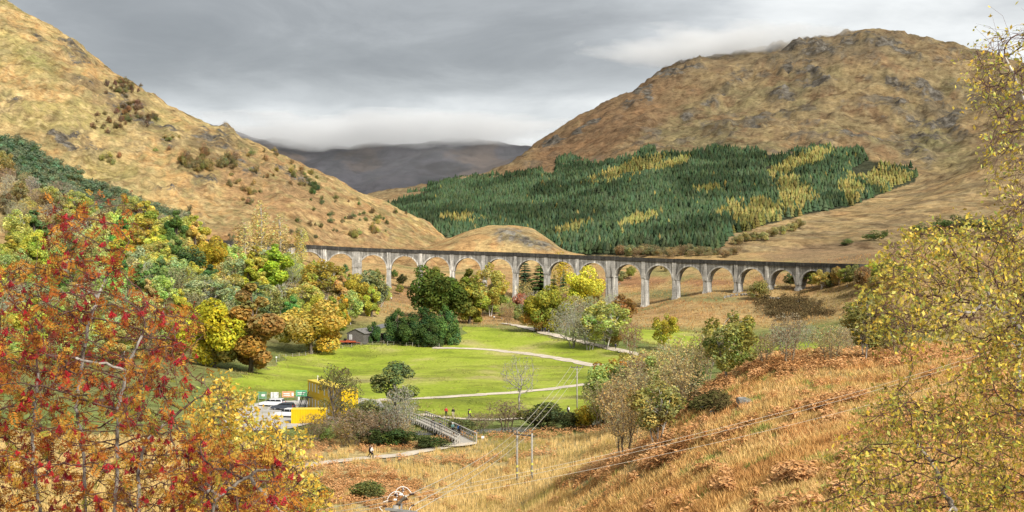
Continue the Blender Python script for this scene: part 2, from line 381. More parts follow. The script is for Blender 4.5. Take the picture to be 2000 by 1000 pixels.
for u, v, ru, rv, c in ((1240,548,60,9,(0.30,0.13,0.05)),(1380,552,55,7,(0.30,0.13,0.05)),(1300,575,40,10,(0.17,0.17,0.06)),(1545,606,75,22,(0.115,0.09,0.045)),(1150,560,60,16,(0.27,0.13,0.05)),
                        (800,575,60,16,(0.27,0.15,0.06)),(1400,585,60,6,(0.2,0.2,0.07)),(1620,500,140,14,(0.24,0.15,0.075)),(1520,548,60,8,(0.28,0.14,0.05))):
    paint(T, blob(U, V, u, v, ru, rv)*(D > 480), c, 0.85)
GROUND_M = ground_mat('rough_grass', 1.1, 0.42, 0.25, 0.07)
g_o = link('ground', ground.mesh('ground', GROUND_M, T)); tag(g_o, 'rough autumn grassland of the glen floor and slopes', 'ground', kind='structure')

# left hillside
LH = [(-500,-200,1250),(-200,-90,1200),(0,10,1150),(60,42,1140),(110,72,1130),(150,92,1120),(215,142,1110),(320,207,1090),(395,245,1070),(440,252,1060),(470,272,1055),(540,304,1040),(640,352,1020),
      (740,397,1005),(830,441,1000),(870,466,1000),(930,490,1000),(0,250,800),(-300,200,800),(200,330,790),(400,365,800),(550,400,810),(650,420,840),(750,445,880),(820,470,900),
      (0,400,600),(-300,380,600),(200,450,600),(400,472,620),(600,490,660),(750,500,740),(880,500,900),(0,500,480),(300,510,500),(600,540,540),(850,540,700),(980,530,900)]
LH += [Zp(W(u,v,d)[0]*1.2, d+300, (HV-v)/F*d-60) for u, v, d in ((-500,-200,1250),(0,10,1150),(215,142,1110),(440,252,1060),(640,352,1020),(830,441,1000),(930,490,1000))]
left_hill = Fan(LH, -0.62, 0.0, 360, 480, 1450, 265, smooth=2e-4)
X, Y = left_hill.X, left_hill.Y; U, V = left_hill.uv()
rm = ridged(X/70+0.3, Y/110, 4); cr = fbm(X/22, Y/34, 31, 5)
crag = np.zeros(U.shape)
for u, v, ru, rv, rot in ((165,175,42,20,35),(250,215,52,24,30),(420,290,60,30,22),(460,325,70,22,25),(105,42,26,7,30),(80,80,30,6,32),(145,110,40,16,40),(15,200,30,25,10),(440,262,30,10,30),(330,285,26,10,20),
                          (300,240,60,10,32),(250,150,90,10,35),(560,345,60,9,25),(380,345,45,12,30),(150,285,60,18,20),(320,370,20,7,10),(500,345,50,16,24),(210,60,5,5,0)):
    crag = np.maximum(crag, blob(U, V, u, v, ru, rv, rot, 0.5, 0.8, 2))
rockn = sstep(0.50, 0.62, fbm(X/9, Y/14, 33, 4)); small = sstep(0.60, 0.68, fbm(X/16, Y/30, 35, 4))*0.8
left_hill.Z += (rm-0.55)*8 + (cr-0.5)*6 + (fbm(X/9, Y/14, 36, 5)-0.5)*5 + crag*(ridged(X/16, Y/20, 8)-0.5)*9 + small*(ridged(X/7, Y/9, 6)-0.45)*3
left_hill.Z -= 30*(1-sstep(560, 690, Y)) + 34*(1-sstep(650, 800, Y))*sstep(560, 660, U)
T = np.empty(U.shape+(3,)); T[:] = (0.37, 0.25, 0.09)
n_a = fbm(X/28, Y/50, 51, 5); n_b = fbm(X/10, Y/18, 52, 4)
paint(T, sstep(0.46, 0.6, n_a), (0.38, 0.215, 0.065)); paint(T, sstep(0.56, 0.68, n_b), (0.46, 0.33, 0.13), 0.7); paint(T, sstep(0.6, 0.7, fbm(X/40, Y/60, 53)), (0.24, 0.20, 0.06), 0.75)
paint(T, blob(U, V, 60, 115, 70, 22, 35, 0.6), (0.22, 0.21, 0.06), 0.8); paint(T, sstep(0.45, 0.75, (U-250)/300)*sstep(250, 330, V)*sstep(0.44, 0.56, n_b), (0.27, 0.135, 0.05), 0.75)
fine_l = fbm(X/3.2, Y/5, 37, 4); paint(T, small*sstep(0.42, 0.55, fine_l), (0.17, 0.125, 0.07), 0.8); paint(T, crag*sstep(0.36, 0.52, fbm(X/6, Y/9, 38, 4)), (0.15, 0.108, 0.055), 0.9); paint(T, sstep(0.56, 0.66, fine_l), (0.27, 0.19, 0.075), 0.6); paint(T, sstep(0.56, 0.66, fbm(X/2.6, Y/4, 39, 3)), (0.46, 0.34, 0.15), 0.5); paint(T, sstep(0.55, 0.64, fbm(X/5, Y/12, 45, 4)), (0.21, 0.18, 0.065), 0.55); paint(T, blob(U, V, 560, 480, 250, 25, 5), (0.30, 0.155, 0.055), 0.6)
HILL_M = ground_mat('hill_grass', 0.36, 0.4, 1.1, 0.022, rock=0.07)
for u, v, ru, rv, rot, c_, k_ in ((455,325,120,40,27,(0.17,0.115,0.055),.7),(215,195,95,24,33,(0.165,0.11,0.055),.75),(560,400,150,40,22,(0.28,0.15,0.06),.6),(120,290,110,20,18,(0.22,0.165,0.065),.5),(230,130,110,10,36,(0.17,0.125,0.06),.6),(680,440,90,22,20,(0.31,0.185,0.075),.5)):
    paint(T, blob(U, V, u, v, ru, rv, rot, 0.7, 1.1, 17)*sstep(0.34, 0.5, fbm(X/5, Y/8, 46, 4)), c_, k_)
T = np.concatenate([T, np.clip(crag*0.62+small*0.30, 0, 1)[..., None]], -1)
o = link('hillside', left_hill.mesh('hillside', HILL_M, T)); tag(o, 'steep golden grass hillside with dark crags above the wood', 'hill', kind='structure')

# right mountain with the plantation slope and the moor in front of it
RM = [(900,491,1000),(1100,497,950),(1300,502,850),(1500,497,850),(1700,482,870),(1900,472,900),(2300,440,900),(1450,440,1050),(1600,412,1150),(1800,402,1100),(1950,382,1100),(1780,357,1450),
      (1700,385,1300),(1880,330,1400),(1950,300,1350),(2200,250,1400),(830,442,1250),(760,396,1700),(690,420,1700),(900,347,2000),(960,337,2100),(1100,302,1950),(1270,290,1750),(1000,400,1500),(1200,400,1300),(1400,382,1300),
      (1450,292,1700),(1650,292,1650),(1300,222,2100),(1500,222,2000),(1700,202,2000),(1600,122,2300),(1450,150,2350),(1800,282,1750),(1850,202,2000),(1950,240,1800),(1060,272,2500),(1150,211,2600),(1250,166,2650),(1290,128,2700),(1360,106,2700),
      (1450,96,2650),(1540,77,2650),(1640,62,2600),(1715,53,2600),(1800,70,2550),(1900,92,2500),(2000,125,2450),(2250,190,2400),(880,360,2300),(700,400,2300),(600,440,2000),
      (900,530,850),(1300,540,760),(1700,540,760),(2200,500,760)]
RM += [Zp((u-CU)/F*d*1.1, d+450, (HV-v)/F*d-110) for u, v, d in ((700,400,2300),(960,337,2100),(1060,272,2500),(1250,166,2650),(1450,96,2650),(1715,53,2600),(1900,92,2500),(2250,190,2400))]
right_mt = Fan(RM, -0.17, 0.56, 480, 760, 3150, 275, smooth=2e-4)
X, Y = right_mt.X, right_mt.Y; U, V = right_mt.uv(); D = Y
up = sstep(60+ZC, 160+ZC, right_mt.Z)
a_, b_ = X*0.82 + Y*0.57, -X*0.57 + Y*0.82
crag = np.zeros(U.shape)
for u, v, ru, rv, rot in ((1330,110,60,22,-25),(1280,140,36,16,-40),(1540,85,38,14,-15),(1600,88,30,13,-10),(1700,62,50,8,-4),(1830,175,75,17,38),(1800,235,55,22,42),(1835,215,60,13,38),(1745,145,20,10,10),(1760,150,30,9,40),
                          (1590,160,34,10,0),(1530,180,30,9,0),(1475,230,30,10,0),(1560,135,40,9,0),(1790,290,32,14,20),(1690,265,45,9,10),(1760,75,40,7,20),(1150,215,30,9,-40),(1240,172,30,9,-35),(1080,262,30,7,-35),(1400,180,60,8,-25)):
    crag = np.maximum(crag, blob(U, V, u, v, ru, rv, rot, 0.5, 0.9, 7))
small = sstep(0.57, 0.67, fbm(X/34, Y/60, 75, 5))*up*(D > 1500)
right_mt.Z += (ridged(a_/210, b_/130, 61)-0.6)*(6 + 12*up) + (fbm(a_/60, b_/40, 62, 5)-0.5)*(6+10*up) + (fbm(X/24, Y/34, 65, 5)-0.5)*(3+11*up) + crag*(ridged(X/38, Y/50, 63)-0.5)*26 + small*(ridged(X/22, Y/30, 64)-0.5)*9
right_mt.Z -= 22*(1-sstep(760, 860, Y))
def fit_skyline(fan, us_, vs_, z0, z1):
    """scale the upper slopes so that the crest keeps the surveyed outline"""
    el = ((fan.Z-ZC)/fan.Y).max(1); want = (HV-np.interp(CU+F*fan.ss, us_, vs_))/F; k = want/el
    k = np.convolve(np.pad(k, 9, 'edge'), np.ones(19)/19, 'valid'); zr = fan.Z-ZC
    fan.Z = ZC+zr*(1+(k[:, None]-1)*sstep(z0, z1, zr))
fit_skyline(right_mt, [560,700,880,960,1060,1150,1250,1290,1360,1450,1540,1640,1715,1800,1900,2000,2250,2500], [430,398,358,334,272,214,168,132,112,97,78,63,54,70,92,122,190,240], 50, 200)
X, Y = right_mt.X, right_mt.Y; U, V = right_mt.uv()
T = np.empty(U.shape+(3,)); T[:] = (0.265, 0.185, 0.082)
n_a = fbm(a_/60, b_/110, 71, 5); n_b = fbm(a_/24, b_/44, 72, 5); n_c = fbm(X/120, Y/200, 73, 4)
paint(T, sstep(0.46, 0.62, n_a), (0.235, 0.145, 0.062)); paint(T, sstep(0.54, 0.66, n_b), (0.31, 0.225, 0.105), 0.75); paint(T, sstep(0.54, 0.66, n_c)*up, (0.20, 0.165, 0.075), 0.75)
paint(T, sstep(0.58, 0.68, fbm(X/30, Y/50, 77, 4))*up, (0.185, 0.105, 0.05), 0.8)
paint(T, blob(U, V, 1830, 290, 75, 40, 45, 0.6), (0.215, 0.20, 0.085), 0.7); paint(T, blob(U, V, 1130, 290, 160, 50, -30, 0.5), (0.25, 0.125, 0.05), 0.7)
paint(T, (1-up)*sstep(1280, 1420, U), (0.36, 0.24, 0.095), 0.75); paint(T, (1-up)*sstep(0.52, 0.64, n_b), (0.29, 0.17, 0.065), 0.7); paint(T, (1-up)*sstep(0.56, 0.66, fbm(X/7, Y/16, 87, 4)), (0.22, 0.165, 0.07), 0.6)
fine_r = fbm(X/8, Y/12, 78, 4); fr2 = fbm(a_/12, b_/26, 79, 4); paint(T, sstep(0.54, 0.64, fr2), (0.17, 0.115, 0.06), 0.7); paint(T, sstep(0.56, 0.66, fine_r), (0.34, 0.255, 0.125), 0.5); paint(T, small*sstep(0.42, 0.54, fine_r), (0.14, 0.118, 0.09), 0.75); paint(T, crag*sstep(0.38, 0.5, fr2), (0.16, 0.125, 0.075), 0.8)
paint(T, blob(U, V, 1640, 485, 130, 12, -3)*(D < 1100), (0.20, 0.125, 0.065), 0.8)
# the plantation's ground: dark needle litter
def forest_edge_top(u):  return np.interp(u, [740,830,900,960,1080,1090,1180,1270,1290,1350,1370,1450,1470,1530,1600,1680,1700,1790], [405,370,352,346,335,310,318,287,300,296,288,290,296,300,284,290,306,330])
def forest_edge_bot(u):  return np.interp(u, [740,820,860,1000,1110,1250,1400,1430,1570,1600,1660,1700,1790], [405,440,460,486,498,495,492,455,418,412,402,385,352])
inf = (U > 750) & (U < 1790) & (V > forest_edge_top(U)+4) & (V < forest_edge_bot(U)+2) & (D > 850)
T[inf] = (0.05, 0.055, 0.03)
MTN_M = ground_mat('mountain_grass', 0.15, 0.4, 3.2, 0.012, rock=0.022)
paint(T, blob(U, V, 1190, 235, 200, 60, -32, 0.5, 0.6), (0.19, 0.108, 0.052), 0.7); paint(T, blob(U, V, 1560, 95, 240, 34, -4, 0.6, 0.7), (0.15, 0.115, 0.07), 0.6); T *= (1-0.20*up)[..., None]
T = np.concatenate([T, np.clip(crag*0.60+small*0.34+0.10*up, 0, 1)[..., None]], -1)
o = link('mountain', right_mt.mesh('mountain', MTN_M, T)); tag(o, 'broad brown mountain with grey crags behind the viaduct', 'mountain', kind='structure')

# knoll behind the viaduct
kn = Fan([(820,500,800),(870,468,900),(905,455,900),(960,442,900),(1030,446,900),(1070,466,900),(1112,494,900),(1200,500,900),(985,490,800),(900,495,800),(1080,500,800),(985,520,760),(800,520,760),(1200,520,760),
          Zp(-5,980,10),Zp(-60,1000,4),Zp(50,1000,4),(800,500,900)], -0.085, 0.09, 150, 760, 1010, 90, smooth=1e-4)
kn.Z -= 9*(1-sstep(760, 840, kn.Y))
X, Y = kn.X, kn.Y; U, V = kn.uv()
kr = np.maximum(blob(U, V, 1010, 468, 50, 11, 12, 0.5, 0.7, 3), blob(U, V, 1000, 452, 40, 5, 5, 0.5, 0.7, 5)*0.7)
kn.Z += (fbm(X/14, Y/20, 81, 5)-0.5)*3.2 + kr*(ridged(X/7, Y/9, 82)-0.45)*4
T = np.empty(U.shape+(3,)); T[:] = (0.36, 0.245, 0.095)
n_a = fbm(X/9, Y/14, 83, 5); paint(T, sstep(0.47, 0.6, n_a), (0.36, 0.205, 0.07)); paint(T, kr, (0.17, 0.145, 0.085), 0.85); paint(T, kr*sstep(0.5, 0.58, fbm(X/4, Y/6, 84)), (0.21, 0.20, 0.18), 0.8)
o = link('knoll', kn.mesh('knoll', HILL_M, np.concatenate([T, kr[..., None]*0.7], -1))); tag(o, 'low rounded golden knoll just behind the viaduct', 'hill', kind='structure')

# far mountain at the head of the glen
fmn = Fan([(300,262,4600),(420,268,4600),(540,276,4600),(650,280,4600),(720,286,4550),(800,289,4500),(880,281,4500),(960,284,4500),(1030,292,4400),(1100,286,4400),(1250,300,4400),
           (560,330,4000),(660,360,3800),(740,392,3500),(850,355,3700),(950,325,4000),(1000,345,3600),(700,330,4100),(500,400,3300),(1100,400,3300),(300,380,3300)]
          + [Zp((u-CU)/F*4800, 5200, 250) for u in (300,540,800,1000,1250)], -0.30, 0.12, 260, 3200, 5200, 110, smooth=1e-3)
X, Y = fmn.X, fmn.Y; U, V = fmn.uv()
fmn.Z += (ridged(X/330, Y/500, 91)-0.6)*36 + (fbm(X/110, Y/160, 92, 5)-0.5)*40
T = np.empty(U.shape+(3,)); T[:] = (0.046, 0.045, 0.056)  # dark blue tone paints cloud shadow and distance haze into the base colour
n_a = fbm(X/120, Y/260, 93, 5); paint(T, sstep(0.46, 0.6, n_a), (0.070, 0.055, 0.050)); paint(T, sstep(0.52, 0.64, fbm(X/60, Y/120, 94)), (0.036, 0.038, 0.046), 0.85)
o = link('distant_mountain', fmn.mesh('distant_mountain', ground_mat('heather', 0.02, 0.3, 8, 0.006), T)); tag(o, 'far mountain at the head of the glen, cloud shade and haze in its colour', 'mountain', kind='structure')  # the heather material carries this painted shade and haze

FANS = {'g': ground, 'l': left_hill, 'r': right_mt, 'k': kn}
def cast(u, v, on='glkr'):
    best = None
    for k in on:
        d = FANS[k].cast(u, v)
        if d is not None and (best is None or d < best): best = d
    if best is None: return None
    return W(u, v, best)
def gz(x, y, on='glkr'):
    z = -1e9
    for k in on:
        f = FANS[k]
        if f.ds[0] < y < f.ds[-1] and f.ss[0] < x/y < f.ss[-1]: z = max(z, float(f.height(x, y)))
    return z

# ------------------------------------------------------------------ meadows, paths
EDGES = []
def sheet(name, poly_px, m, lift, cell, jit, label, cat, on='g'):
    pts = []
    n = len(poly_px)
    for i in range(n):
        a, b = np.array(poly_px[i], float), np.array(poly_px[(i+1) % n], float)
        for t in np.linspace(0, 1, max(2, int(np.hypot(*(b-a))/6)), endpoint=False): pts.append(a+(b-a)*t)
    w = np.array([cast(u, v, on)[:2] for u, v in pts]); c = w.mean(0)
    w = w + rng.normal(0, jit, w.shape); EDGES.append(w)
    lo, hi = w.min(0), w.max(0)
    gx, gy = np.meshgrid(np.arange(lo[0], hi[0], cell), np.arange(lo[1], hi[1], cell)); q = np.c_[gx.ravel(), gy.ravel()] + rng.uniform(-cell*.2, cell*.2, (gx.size, 2))
    k = len(w); allp = [Vector(p) for p in w] + [Vector(p) for p in q]
    vs, es, fs, *_ = delaunay_2d_cdt(allp, [], [list(range(k))], 1, 1e-4)
    P = np.array([(p.x, p.y) for p in vs]); z = ground.height(P[:, 0], P[:, 1]) + lift
    me = bpy.data.meshes.new(name); me.from_pydata(np.c_[P, z].tolist(), [], [list(f) for f in fs]); me.materials.append(m)
    me.polygons.foreach_set('use_smooth', [True]*len(me.polygons)); me.update()
    o = link(name, me); tag(o, label, cat, kind='structure'); return o
def ribbon(name, px, width, m, lift, label, cat, step=1.6, world=None):
    w = np.array([cast(u, v, 'g')[:2] for u, v in px]) if world is None else np.array(world)
    s = np.r_[0, np.cumsum(np.hypot(*np.diff(w, axis=0).T))]; t = np.arange(0, s[-1], step)
    c = np.c_[np.interp(t, s, w[:, 0]), np.interp(t, s, w[:, 1])]
    for _ in range(6): c[1:-1] = (c[:-2]+2*c[1:-1]+c[2:])/4
    tg = np.gradient(c, axis=0); tg /= np.linalg.norm(tg, axis=1)[:, None]; nr = np.c_[-tg[:, 1], tg[:, 0]]
    K = 5; o5 = np.linspace(-.5, .5, K); wj = width*(1+np.where(o5[None] < 0, fbm(t/3.5, t*0, 7, 4)[:, None]-.5, fbm(t/3.5, t*0+9, 8, 4)[:, None]-.5)*1.1*np.abs(o5)[None]*2)
    P = c[:, None]+nr[:, None]*(o5[None]*wj)[..., None]
    z = ground.height(P[..., 0], P[..., 1])+lift + 0.05*(1-(o5*2)**2)[None]
    id = np.arange(P.shape[0]*K).reshape(-1, K); q = np.stack([id[:-1, :-1], id[:-1, 1:], id[1:, 1:], id[1:, :-1]], -1).reshape(-1, 4)
    me = mesh_np(name, np.concatenate([P, z[..., None]], -1).reshape(-1, 3), [q[:, ::-1]], m, None, True)
    o = link(name, me); tag(o, label, cat, kind='structure'); return o, np.c_[c, ground.height(c[:, 0], c[:, 1])+lift]
def meadow_mat(name):
    m, t, b = mat(name); p = geo_pos(t)
    f2 = noise_fac(t, mapping(t, p, (0.045, 0.03, 0.1)), 1.0, 5, 0.6); f1 = noise_fac(t, p, 1.3, 6, 0.7); f3 = noise_fac(t, mapping(t, p, (0.022, 0.07, 0.1), (0, 0, 0.35)), 1.0, 6, 0.7)
    c = ramp(t, f2, [(0.36, (0.20, 0.25, 0.03)), (0.46, (0.285, 0.35, 0.036)), (0.56, (0.34, 0.39, 0.055)), (0.66, (0.43, 0.40, 0.13))])
    c = mixc(t, c, ramp(t, f3, [(0.50, (1, 1, 1)), (0.58, (0.80, 0.76, 0.9)), (0.68, (0.55, 0.52, 0.75))]), 0.9, 'MULTIPLY')
    c = mixc(t, c, ramp(t, f1, [(0.36, (0.70, 0.73, 0.66)), (0.64, (1.2, 1.18, 1.2))]), 1.0, 'MULTIPLY')
    t.links.new(c, b.inputs['Base Color']); b.inputs['Roughness'].default_value = 0.9; b.inputs['Specular IOR Level'].default_value = 0.1; bump(t, b, f1, 0.12)
    return m
def grit(name, lo, hi, scale=1.5):
    m, t, b = mat(name); p = geo_pos(t); f = noise_fac(t, p, scale, 6, 0.7); g = noise_fac(t, p, 0.25, 3)
    c = mixc(t, ramp(t, f, [(0.3, lo), (0.7, hi)]), ramp(t, g, [(0.35, (0.82, 0.82, 0.8)), (0.65, (1.1, 1.08, 1.05))]), 1.0, 'MULTIPLY')
    t.links.new(c, b.inputs['Base Color']); b.inputs['Roughness'].default_value = 0.9; bump(t, b, f, 0.03); return m
MEADOW_M = meadow_mat('meadow_grass'); GRIT_M = grit('pale_gravel', (0.46, 0.40, 0.32), (0.70, 0.62, 0.52)); CONC_M = grit('pale_concrete', (0.36, 0.34, 0.32), (0.54, 0.52, 0.49))
sheet('meadow', [(430,742),(520,722),(560,698),(620,688),(690,676),(760,674),(850,678),(895,668),(900,638),(960,640),(1040,652),(1130,672),(1250,697),(1262,712),(1190,722),(1176,770),(1165,806),(1060,812),(900,816),(830,812),(812,790),(740,786),(640,774),(520,772),(440,770)],
      MEADOW_M, 0.09, 5.0, 1.3, 'large bright green grazed meadow in the valley floor', 'meadow')
sheet('meadow', [(1212,640),(1280,645),(1370,650),(1490,663),(1600,668),(1640,680),(1560,690),(1460,692),(1360,684),(1270,672),(1215,655)], MEADOW_M, 0.09, 5.0, 1.3, 'narrow strip of green meadow beyond the birches below the viaduct', 'meadow')
_, path_near = ribbon('path', [(500,925),(560,916),(620,908),(680,900),(722,896),(780,890),(830,882),(880,872),(915,864)], 2.9, GRIT_M, 0.14, 'pale gravel footpath leading to the timber footbridge', 'path')
_, path_river = ribbon('path', [(822,810),(860,815),(905,820),(960,822),(1020,818),(1090,813),(1150,812)], 2.6, GRIT_M, 0.16, 'gravel footpath along the river beyond the footbridge', 'path')
_, track_a = ribbon('track', [(735,782),(800,781),(860,778),(930,772),(1000,768),(1080,760),(1150,750),(1180,746),(1200,738)], 4.0, GRIT_M, 0.17, 'pale gravel track crossing the middle of the meadow', 'track')
_, track_b = ribbon('track', [(845,680),(900,681),(960,684),(1020,690),(1080,699),(1130,708),(1165,715),(1200,722),(1225,732),(1200,738)], 3.6, GRIT_M, 0.18, 'faint pale track curving across the upper meadow', 'track')
_, path_far = ribbon('path', [(985,632),(1030,641),(1065,651),(1110,662),(1155,672),(1200,683),(1240,691),(1290,701),(1340,716)], 3.6, GRIT_M, 0.20, 'wide gravel path running below the trees towards the viaduct', 'path')
_, road = ribbon('road', [(700,650),(735,642),(762,634),(790,628)], 4.0, grit('tarmac', (0.12,0.12,0.13), (0.2,0.2,0.21)), 0.18, 'short grey road climbing past the shed', 'road')
sheet('car_park', [(440,800),(520,786),(600,783),(690,776),(742,784),(752,797),(720,806),(640,822),(560,840),(440,846)], CONC_M, 0.20, 4.0, 0.15, 'pale surfaced car park beside the yellow cabins', 'car park')

# ------------------------------------------------------------------ viaduct
def concrete(name, lo, hi, streak_lo, stain=0.5):
    m, t, b = mat(name); p = geo_pos(t)
    f = noise_fac(t, p, 0.5, 6, 0.65); st = noise_fac(t, mapping(t, p, (0.9, 0.9, 0.09)), 1.0, 5, 0.7); fine = noise_fac(t, p, 3.0, 4, 0.7)
    c = ramp(t, f, [(0.3, lo), (0.7, hi)])
    c = mixc(t, c, ramp(t, st, [(0.36, streak_lo), (0.46, (1, 1, 1)), (0.55, (1, 1, 1)), (0.62, (2.0, 2.0, 1.97))]), stain, 'MULTIPLY')
    c = mixc(t, c, ramp(t, fine, [(0.3, (0.8,)*3), (0.7, (1.15,)*3)]), 1.0, 'MULTIPLY')
    # horizontal pour lines of the mass concrete
    wv = nd(t, 'ShaderNodeTexWave', wave_type='BANDS', bands_direction='Z'); wv.inputs['Scale'].default_value = 0.32; wv.inputs['Distortion'].default_value = 1.5; t.links.new(p, wv.inputs[0])
    c = mixc(t, c, ramp(t, wv.outputs['Fac'], [(0.0, (0.82,)*3), (0.15, (1, 1, 1)), (1.0, (1, 1, 1))]), 0.6, 'MULTIPLY')
    t.links.new(c, b.inputs['Base Color']); b.inputs['Roughness'].default_value = 0.92; bump(t, b, fine, 0.06); return m
CONC_SPAN = concrete('weathered_concrete', (0.12, 0.116, 0.105), (0.25, 0.24, 0.22), (0.40, 0.39, 0.38), 1.0)
CONC_PIER = concrete('pier_concrete', (0.24, 0.23, 0.21), (0.44, 0.425, 0.395), (0.30, 0.29, 0.28), 1.0)
CONC_DARK = concrete('blackened_parapet', (0.028, 0.027, 0.025), (0.066, 0.062, 0.055), (0.5, 0.5, 0.5), 0.8)
R_, A0, SP, D0 = 241.0, math.radians(-22), 15.24, 620.0
x0 = (1195-CU)/F*D0
def via(arc):
    th = A0 - arc/R_
    return np.array([x0 + R_*(math.sin(A0)-math.sin(th)), D0 + R_*(math.cos(th)-math.cos(A0))]), th
def top_z(xy):
    u = CU + F*xy[0]/xy[1]
    v = np.interp(u, [250,430,600,700,820,1000,1100,1195,1260,1440,1562,1690,1760], [462,469,478,484,488,493,497,501,503.5,509,513,516,517])
    return ZC + (HV-v)/F*xy[1]
via_root = empty('viaduct', (x0, D0, gz(x0, D0)))
tag(via_root, 'long curved grey concrete railway viaduct with round arches crossing the glen', 'viaduct')
inv = Matrix.Translation(-via_root.location)
def vpart(mb, name, m, parent=None, smooth=False):
    me = mb.mesh(name, m, smooth); o = link(name, me, parent or via_root)
    if parent is None: o.matrix_parent_inverse = inv
    return o
ks = list(range(-13, 9)); arcs = {k: k*SP + (1.0 if k > 0 else -1.0 if k < 0 else 0) for k in ks}
WID = 4.9; TOP2CROWN = 3.3; RAD = 6.3
for k in ks[:-1]:
    a, ta = via(arcs[k]); b, tb = via(arcs[k+1]); L = np.linalg.norm(b-a); t = (b-a)/L; nrm = np.array([-t[1], t[0]])   # nrm points away from the camera
    za, zb = top_z(a), top_z(b)
    off = 1.0 if k == 0 else 0.0; off2 = 1.0 if k+1 == 0 else 0.0
    sl = lambda x: za + (zb-za)*x/L
    mid = (off + L - off2)/2; rad = min(RAD, (L-off-off2)/2 - 1.25)
    PAR = 1.38                                                      # parapet height
    ang = np.linspace(math.pi, 0, 25); ax = mid + rad*np.cos(ang); azc = rad*np.sin(ang)
    zc = lambda x: sl(mid) - TOP2CROWN - rad                        # springing level
    prof = [(0.0, zc(0))] + [(x, zc(0)+h) for x, h in zip(ax, azc)] + [(L, zc(0))]
    tops = [(x, sl(x)-PAR) for x, _ in prof]
    n = len(prof); V = []
    for side in (-WID/2, WID/2):
        for x, z in prof + tops: p = a + t*x + nrm*side; V.append((p[0], p[1], z))
    f = []
    for i in range(n-1):
        f += [(i, i+1, n+i+1, n+i), (2*n+i, 3*n+i, 3*n+i+1, 2*n+i+1), (i, 2*n+i, 2*n+i+1, i+1), (n+i, n+i+1, 3*n+i+1, 3*n+i)]
    sp = vpart(MB().add(V, f), 'span', CONC_SPAN)
    # arch ring standing a little proud, paler
    V = []; f = []; r2 = rad + 0.62
    for side, d in ((-1, WID/2-0.02), (-1, WID/2+0.10)):
        for an in ang:
            for r in (rad+0.004, r2): p = a + t*(mid+r*math.cos(an)) - nrm*d; V.append((p[0], p[1], zc(0)+r*math.sin(an)))
    m_ = 2*len(ang)
    for i in range(len(ang)-1):
        f += [(m_+2*i, m_+2*i+2, m_+2*i+3, m_+2*i+1), (2*i+1, m_+2*i+1, m_+2*i+3, 2*i+3), (2*i, 2*i+2, m_+2*i+2, m_+2*i)]
    o = link('arch_ring', MB().add(V, f).mesh('arch_ring', CONC_PIER), sp)
    for side, nm in ((-1, 'parapet'), (1, 'parapet')):
        mb = MB()
        def P(x, s, dz): p = a + t*x + nrm*s; return (p[0], p[1], sl(x)+dz)
        s0, s1 = side*(WID/2+0.10), side*(WID/2-0.45)
        mb.add([P(0,s0,-PAR), P(L,s0,-PAR), P(L,s1,-PAR), P(0,s1,-PAR), P(0,s0,0), P(L,s0,0), P(L,s1,0), P(0,s1,0)], [(0,1,5,4),(4,5,6,7),(3,2,6,7),(0,3,2,1),(0,4,7,3),(1,2,6,5)])
        pp = link(nm, mb.mesh(nm, CONC_DARK), sp)
        mb = MB(); s0, s1 = side*(WID/2+0.34), side*(WID/2+0.003)
        mb.add([P(0,s0,-PAR-0.32), P(L,s0,-PAR-0.32), P(L,s1,-PAR-0.32), P(0,s1,-PAR-0.32), P(0,s0,-PAR+0.02), P(L,s0,-PAR+0.02), P(L,s1,-PAR+0.02), P(0,s1,-PAR+0.02)], [(0,1,5,4),(4,5,6,7),(0,3,2,1)])
        link('cornice', mb.mesh('cornice', CONC_DARK), sp)
for k in ks:
    c, th = via(arcs[k]); zt = top_z(c); wide = k in (0, -8)
    g = gz(c[0], c[1], 'gl') - 1.2; zs = zt - TOP2CROWN - RAD + 0.15
    w0, w1 = (4.5, 4.9) if wide else (2.05, 2.4); dep0, dep1 = WID - 0.1, WID + 0.4
    M = np.array([[math.cos(th), -math.sin(th), 0], [math.sin(th), math.cos(th), 0], [0, 0, 1]])
    def frus(z0, z1, wa, da, wb, db, m=0.0):
        P = [(-wa/2,-da/2,z0),(wa/2,-da/2,z0),(wa/2,da/2,z0),(-wa/2,da/2,z0),(-wb/2,-db/2,z1),(wb/2,-db/2,z1),(wb/2,db/2,z1),(-wb/2,db/2,z1)]
        return np.array(P) @ M.T + np.array([c[0], c[1], 0]), [(0,3,2,1),(4,5,6,7),(0,1,5,4),(1,2,6,5),(2,3,7,6),(3,0,4,7)]
    if zs > g + 0.6:
        frac = (zs-g)/22.0
        p = vpart(MB().add(*frus(g, zs, w0+(w1-w0)*frac, dep0+(dep1-dep0)*frac, w0, dep0)), 'pier', CONC_PIER)
        link('plinth', MB().add(*frus(g-0.5, g+1.7, w1+0.3, dep1+0.4, w1+0.2, dep1+0.3)).mesh('plinth', CONC_PIER), p)
        link('springing_ledge', MB().add(*frus(zs-0.05, zs+0.4, w0+0.35, dep0+0.4, w0+0.35, dep0+0.4)).mesh('springing_ledge', CONC_PIER), p)
    pw = 4.7 if wide else 1.75
    pl = vpart(MB().add(*frus(zs+0.402, zt-1.72, pw, WID+0.42, pw, WID+0.42)), 'pilaster', CONC_PIER)
    cap = MB().add(*frus(zt-1.72, zt+0.12, pw+0.5, WID+0.9, pw+0.5, WID+0.9)) if wide else MB().add(*frus(zt-1.72, zt+0.03, pw*0.75, WID+0.5, pw*0.75, WID+0.5))
    link('refuge' if wide else 'parapet_post', cap.mesh('refuge', CONC_DARK), pl)
mb = MB(); P = [np.r_[via(s)[0], top_z(via(s)[0])-0.9] for s in np.arange(arcs[ks[0]], arcs[ks[-1]], 5)]
for p, q in zip(P[:-1], P[1:]): mb.bar(p, q, WID-1.0, 0.25)
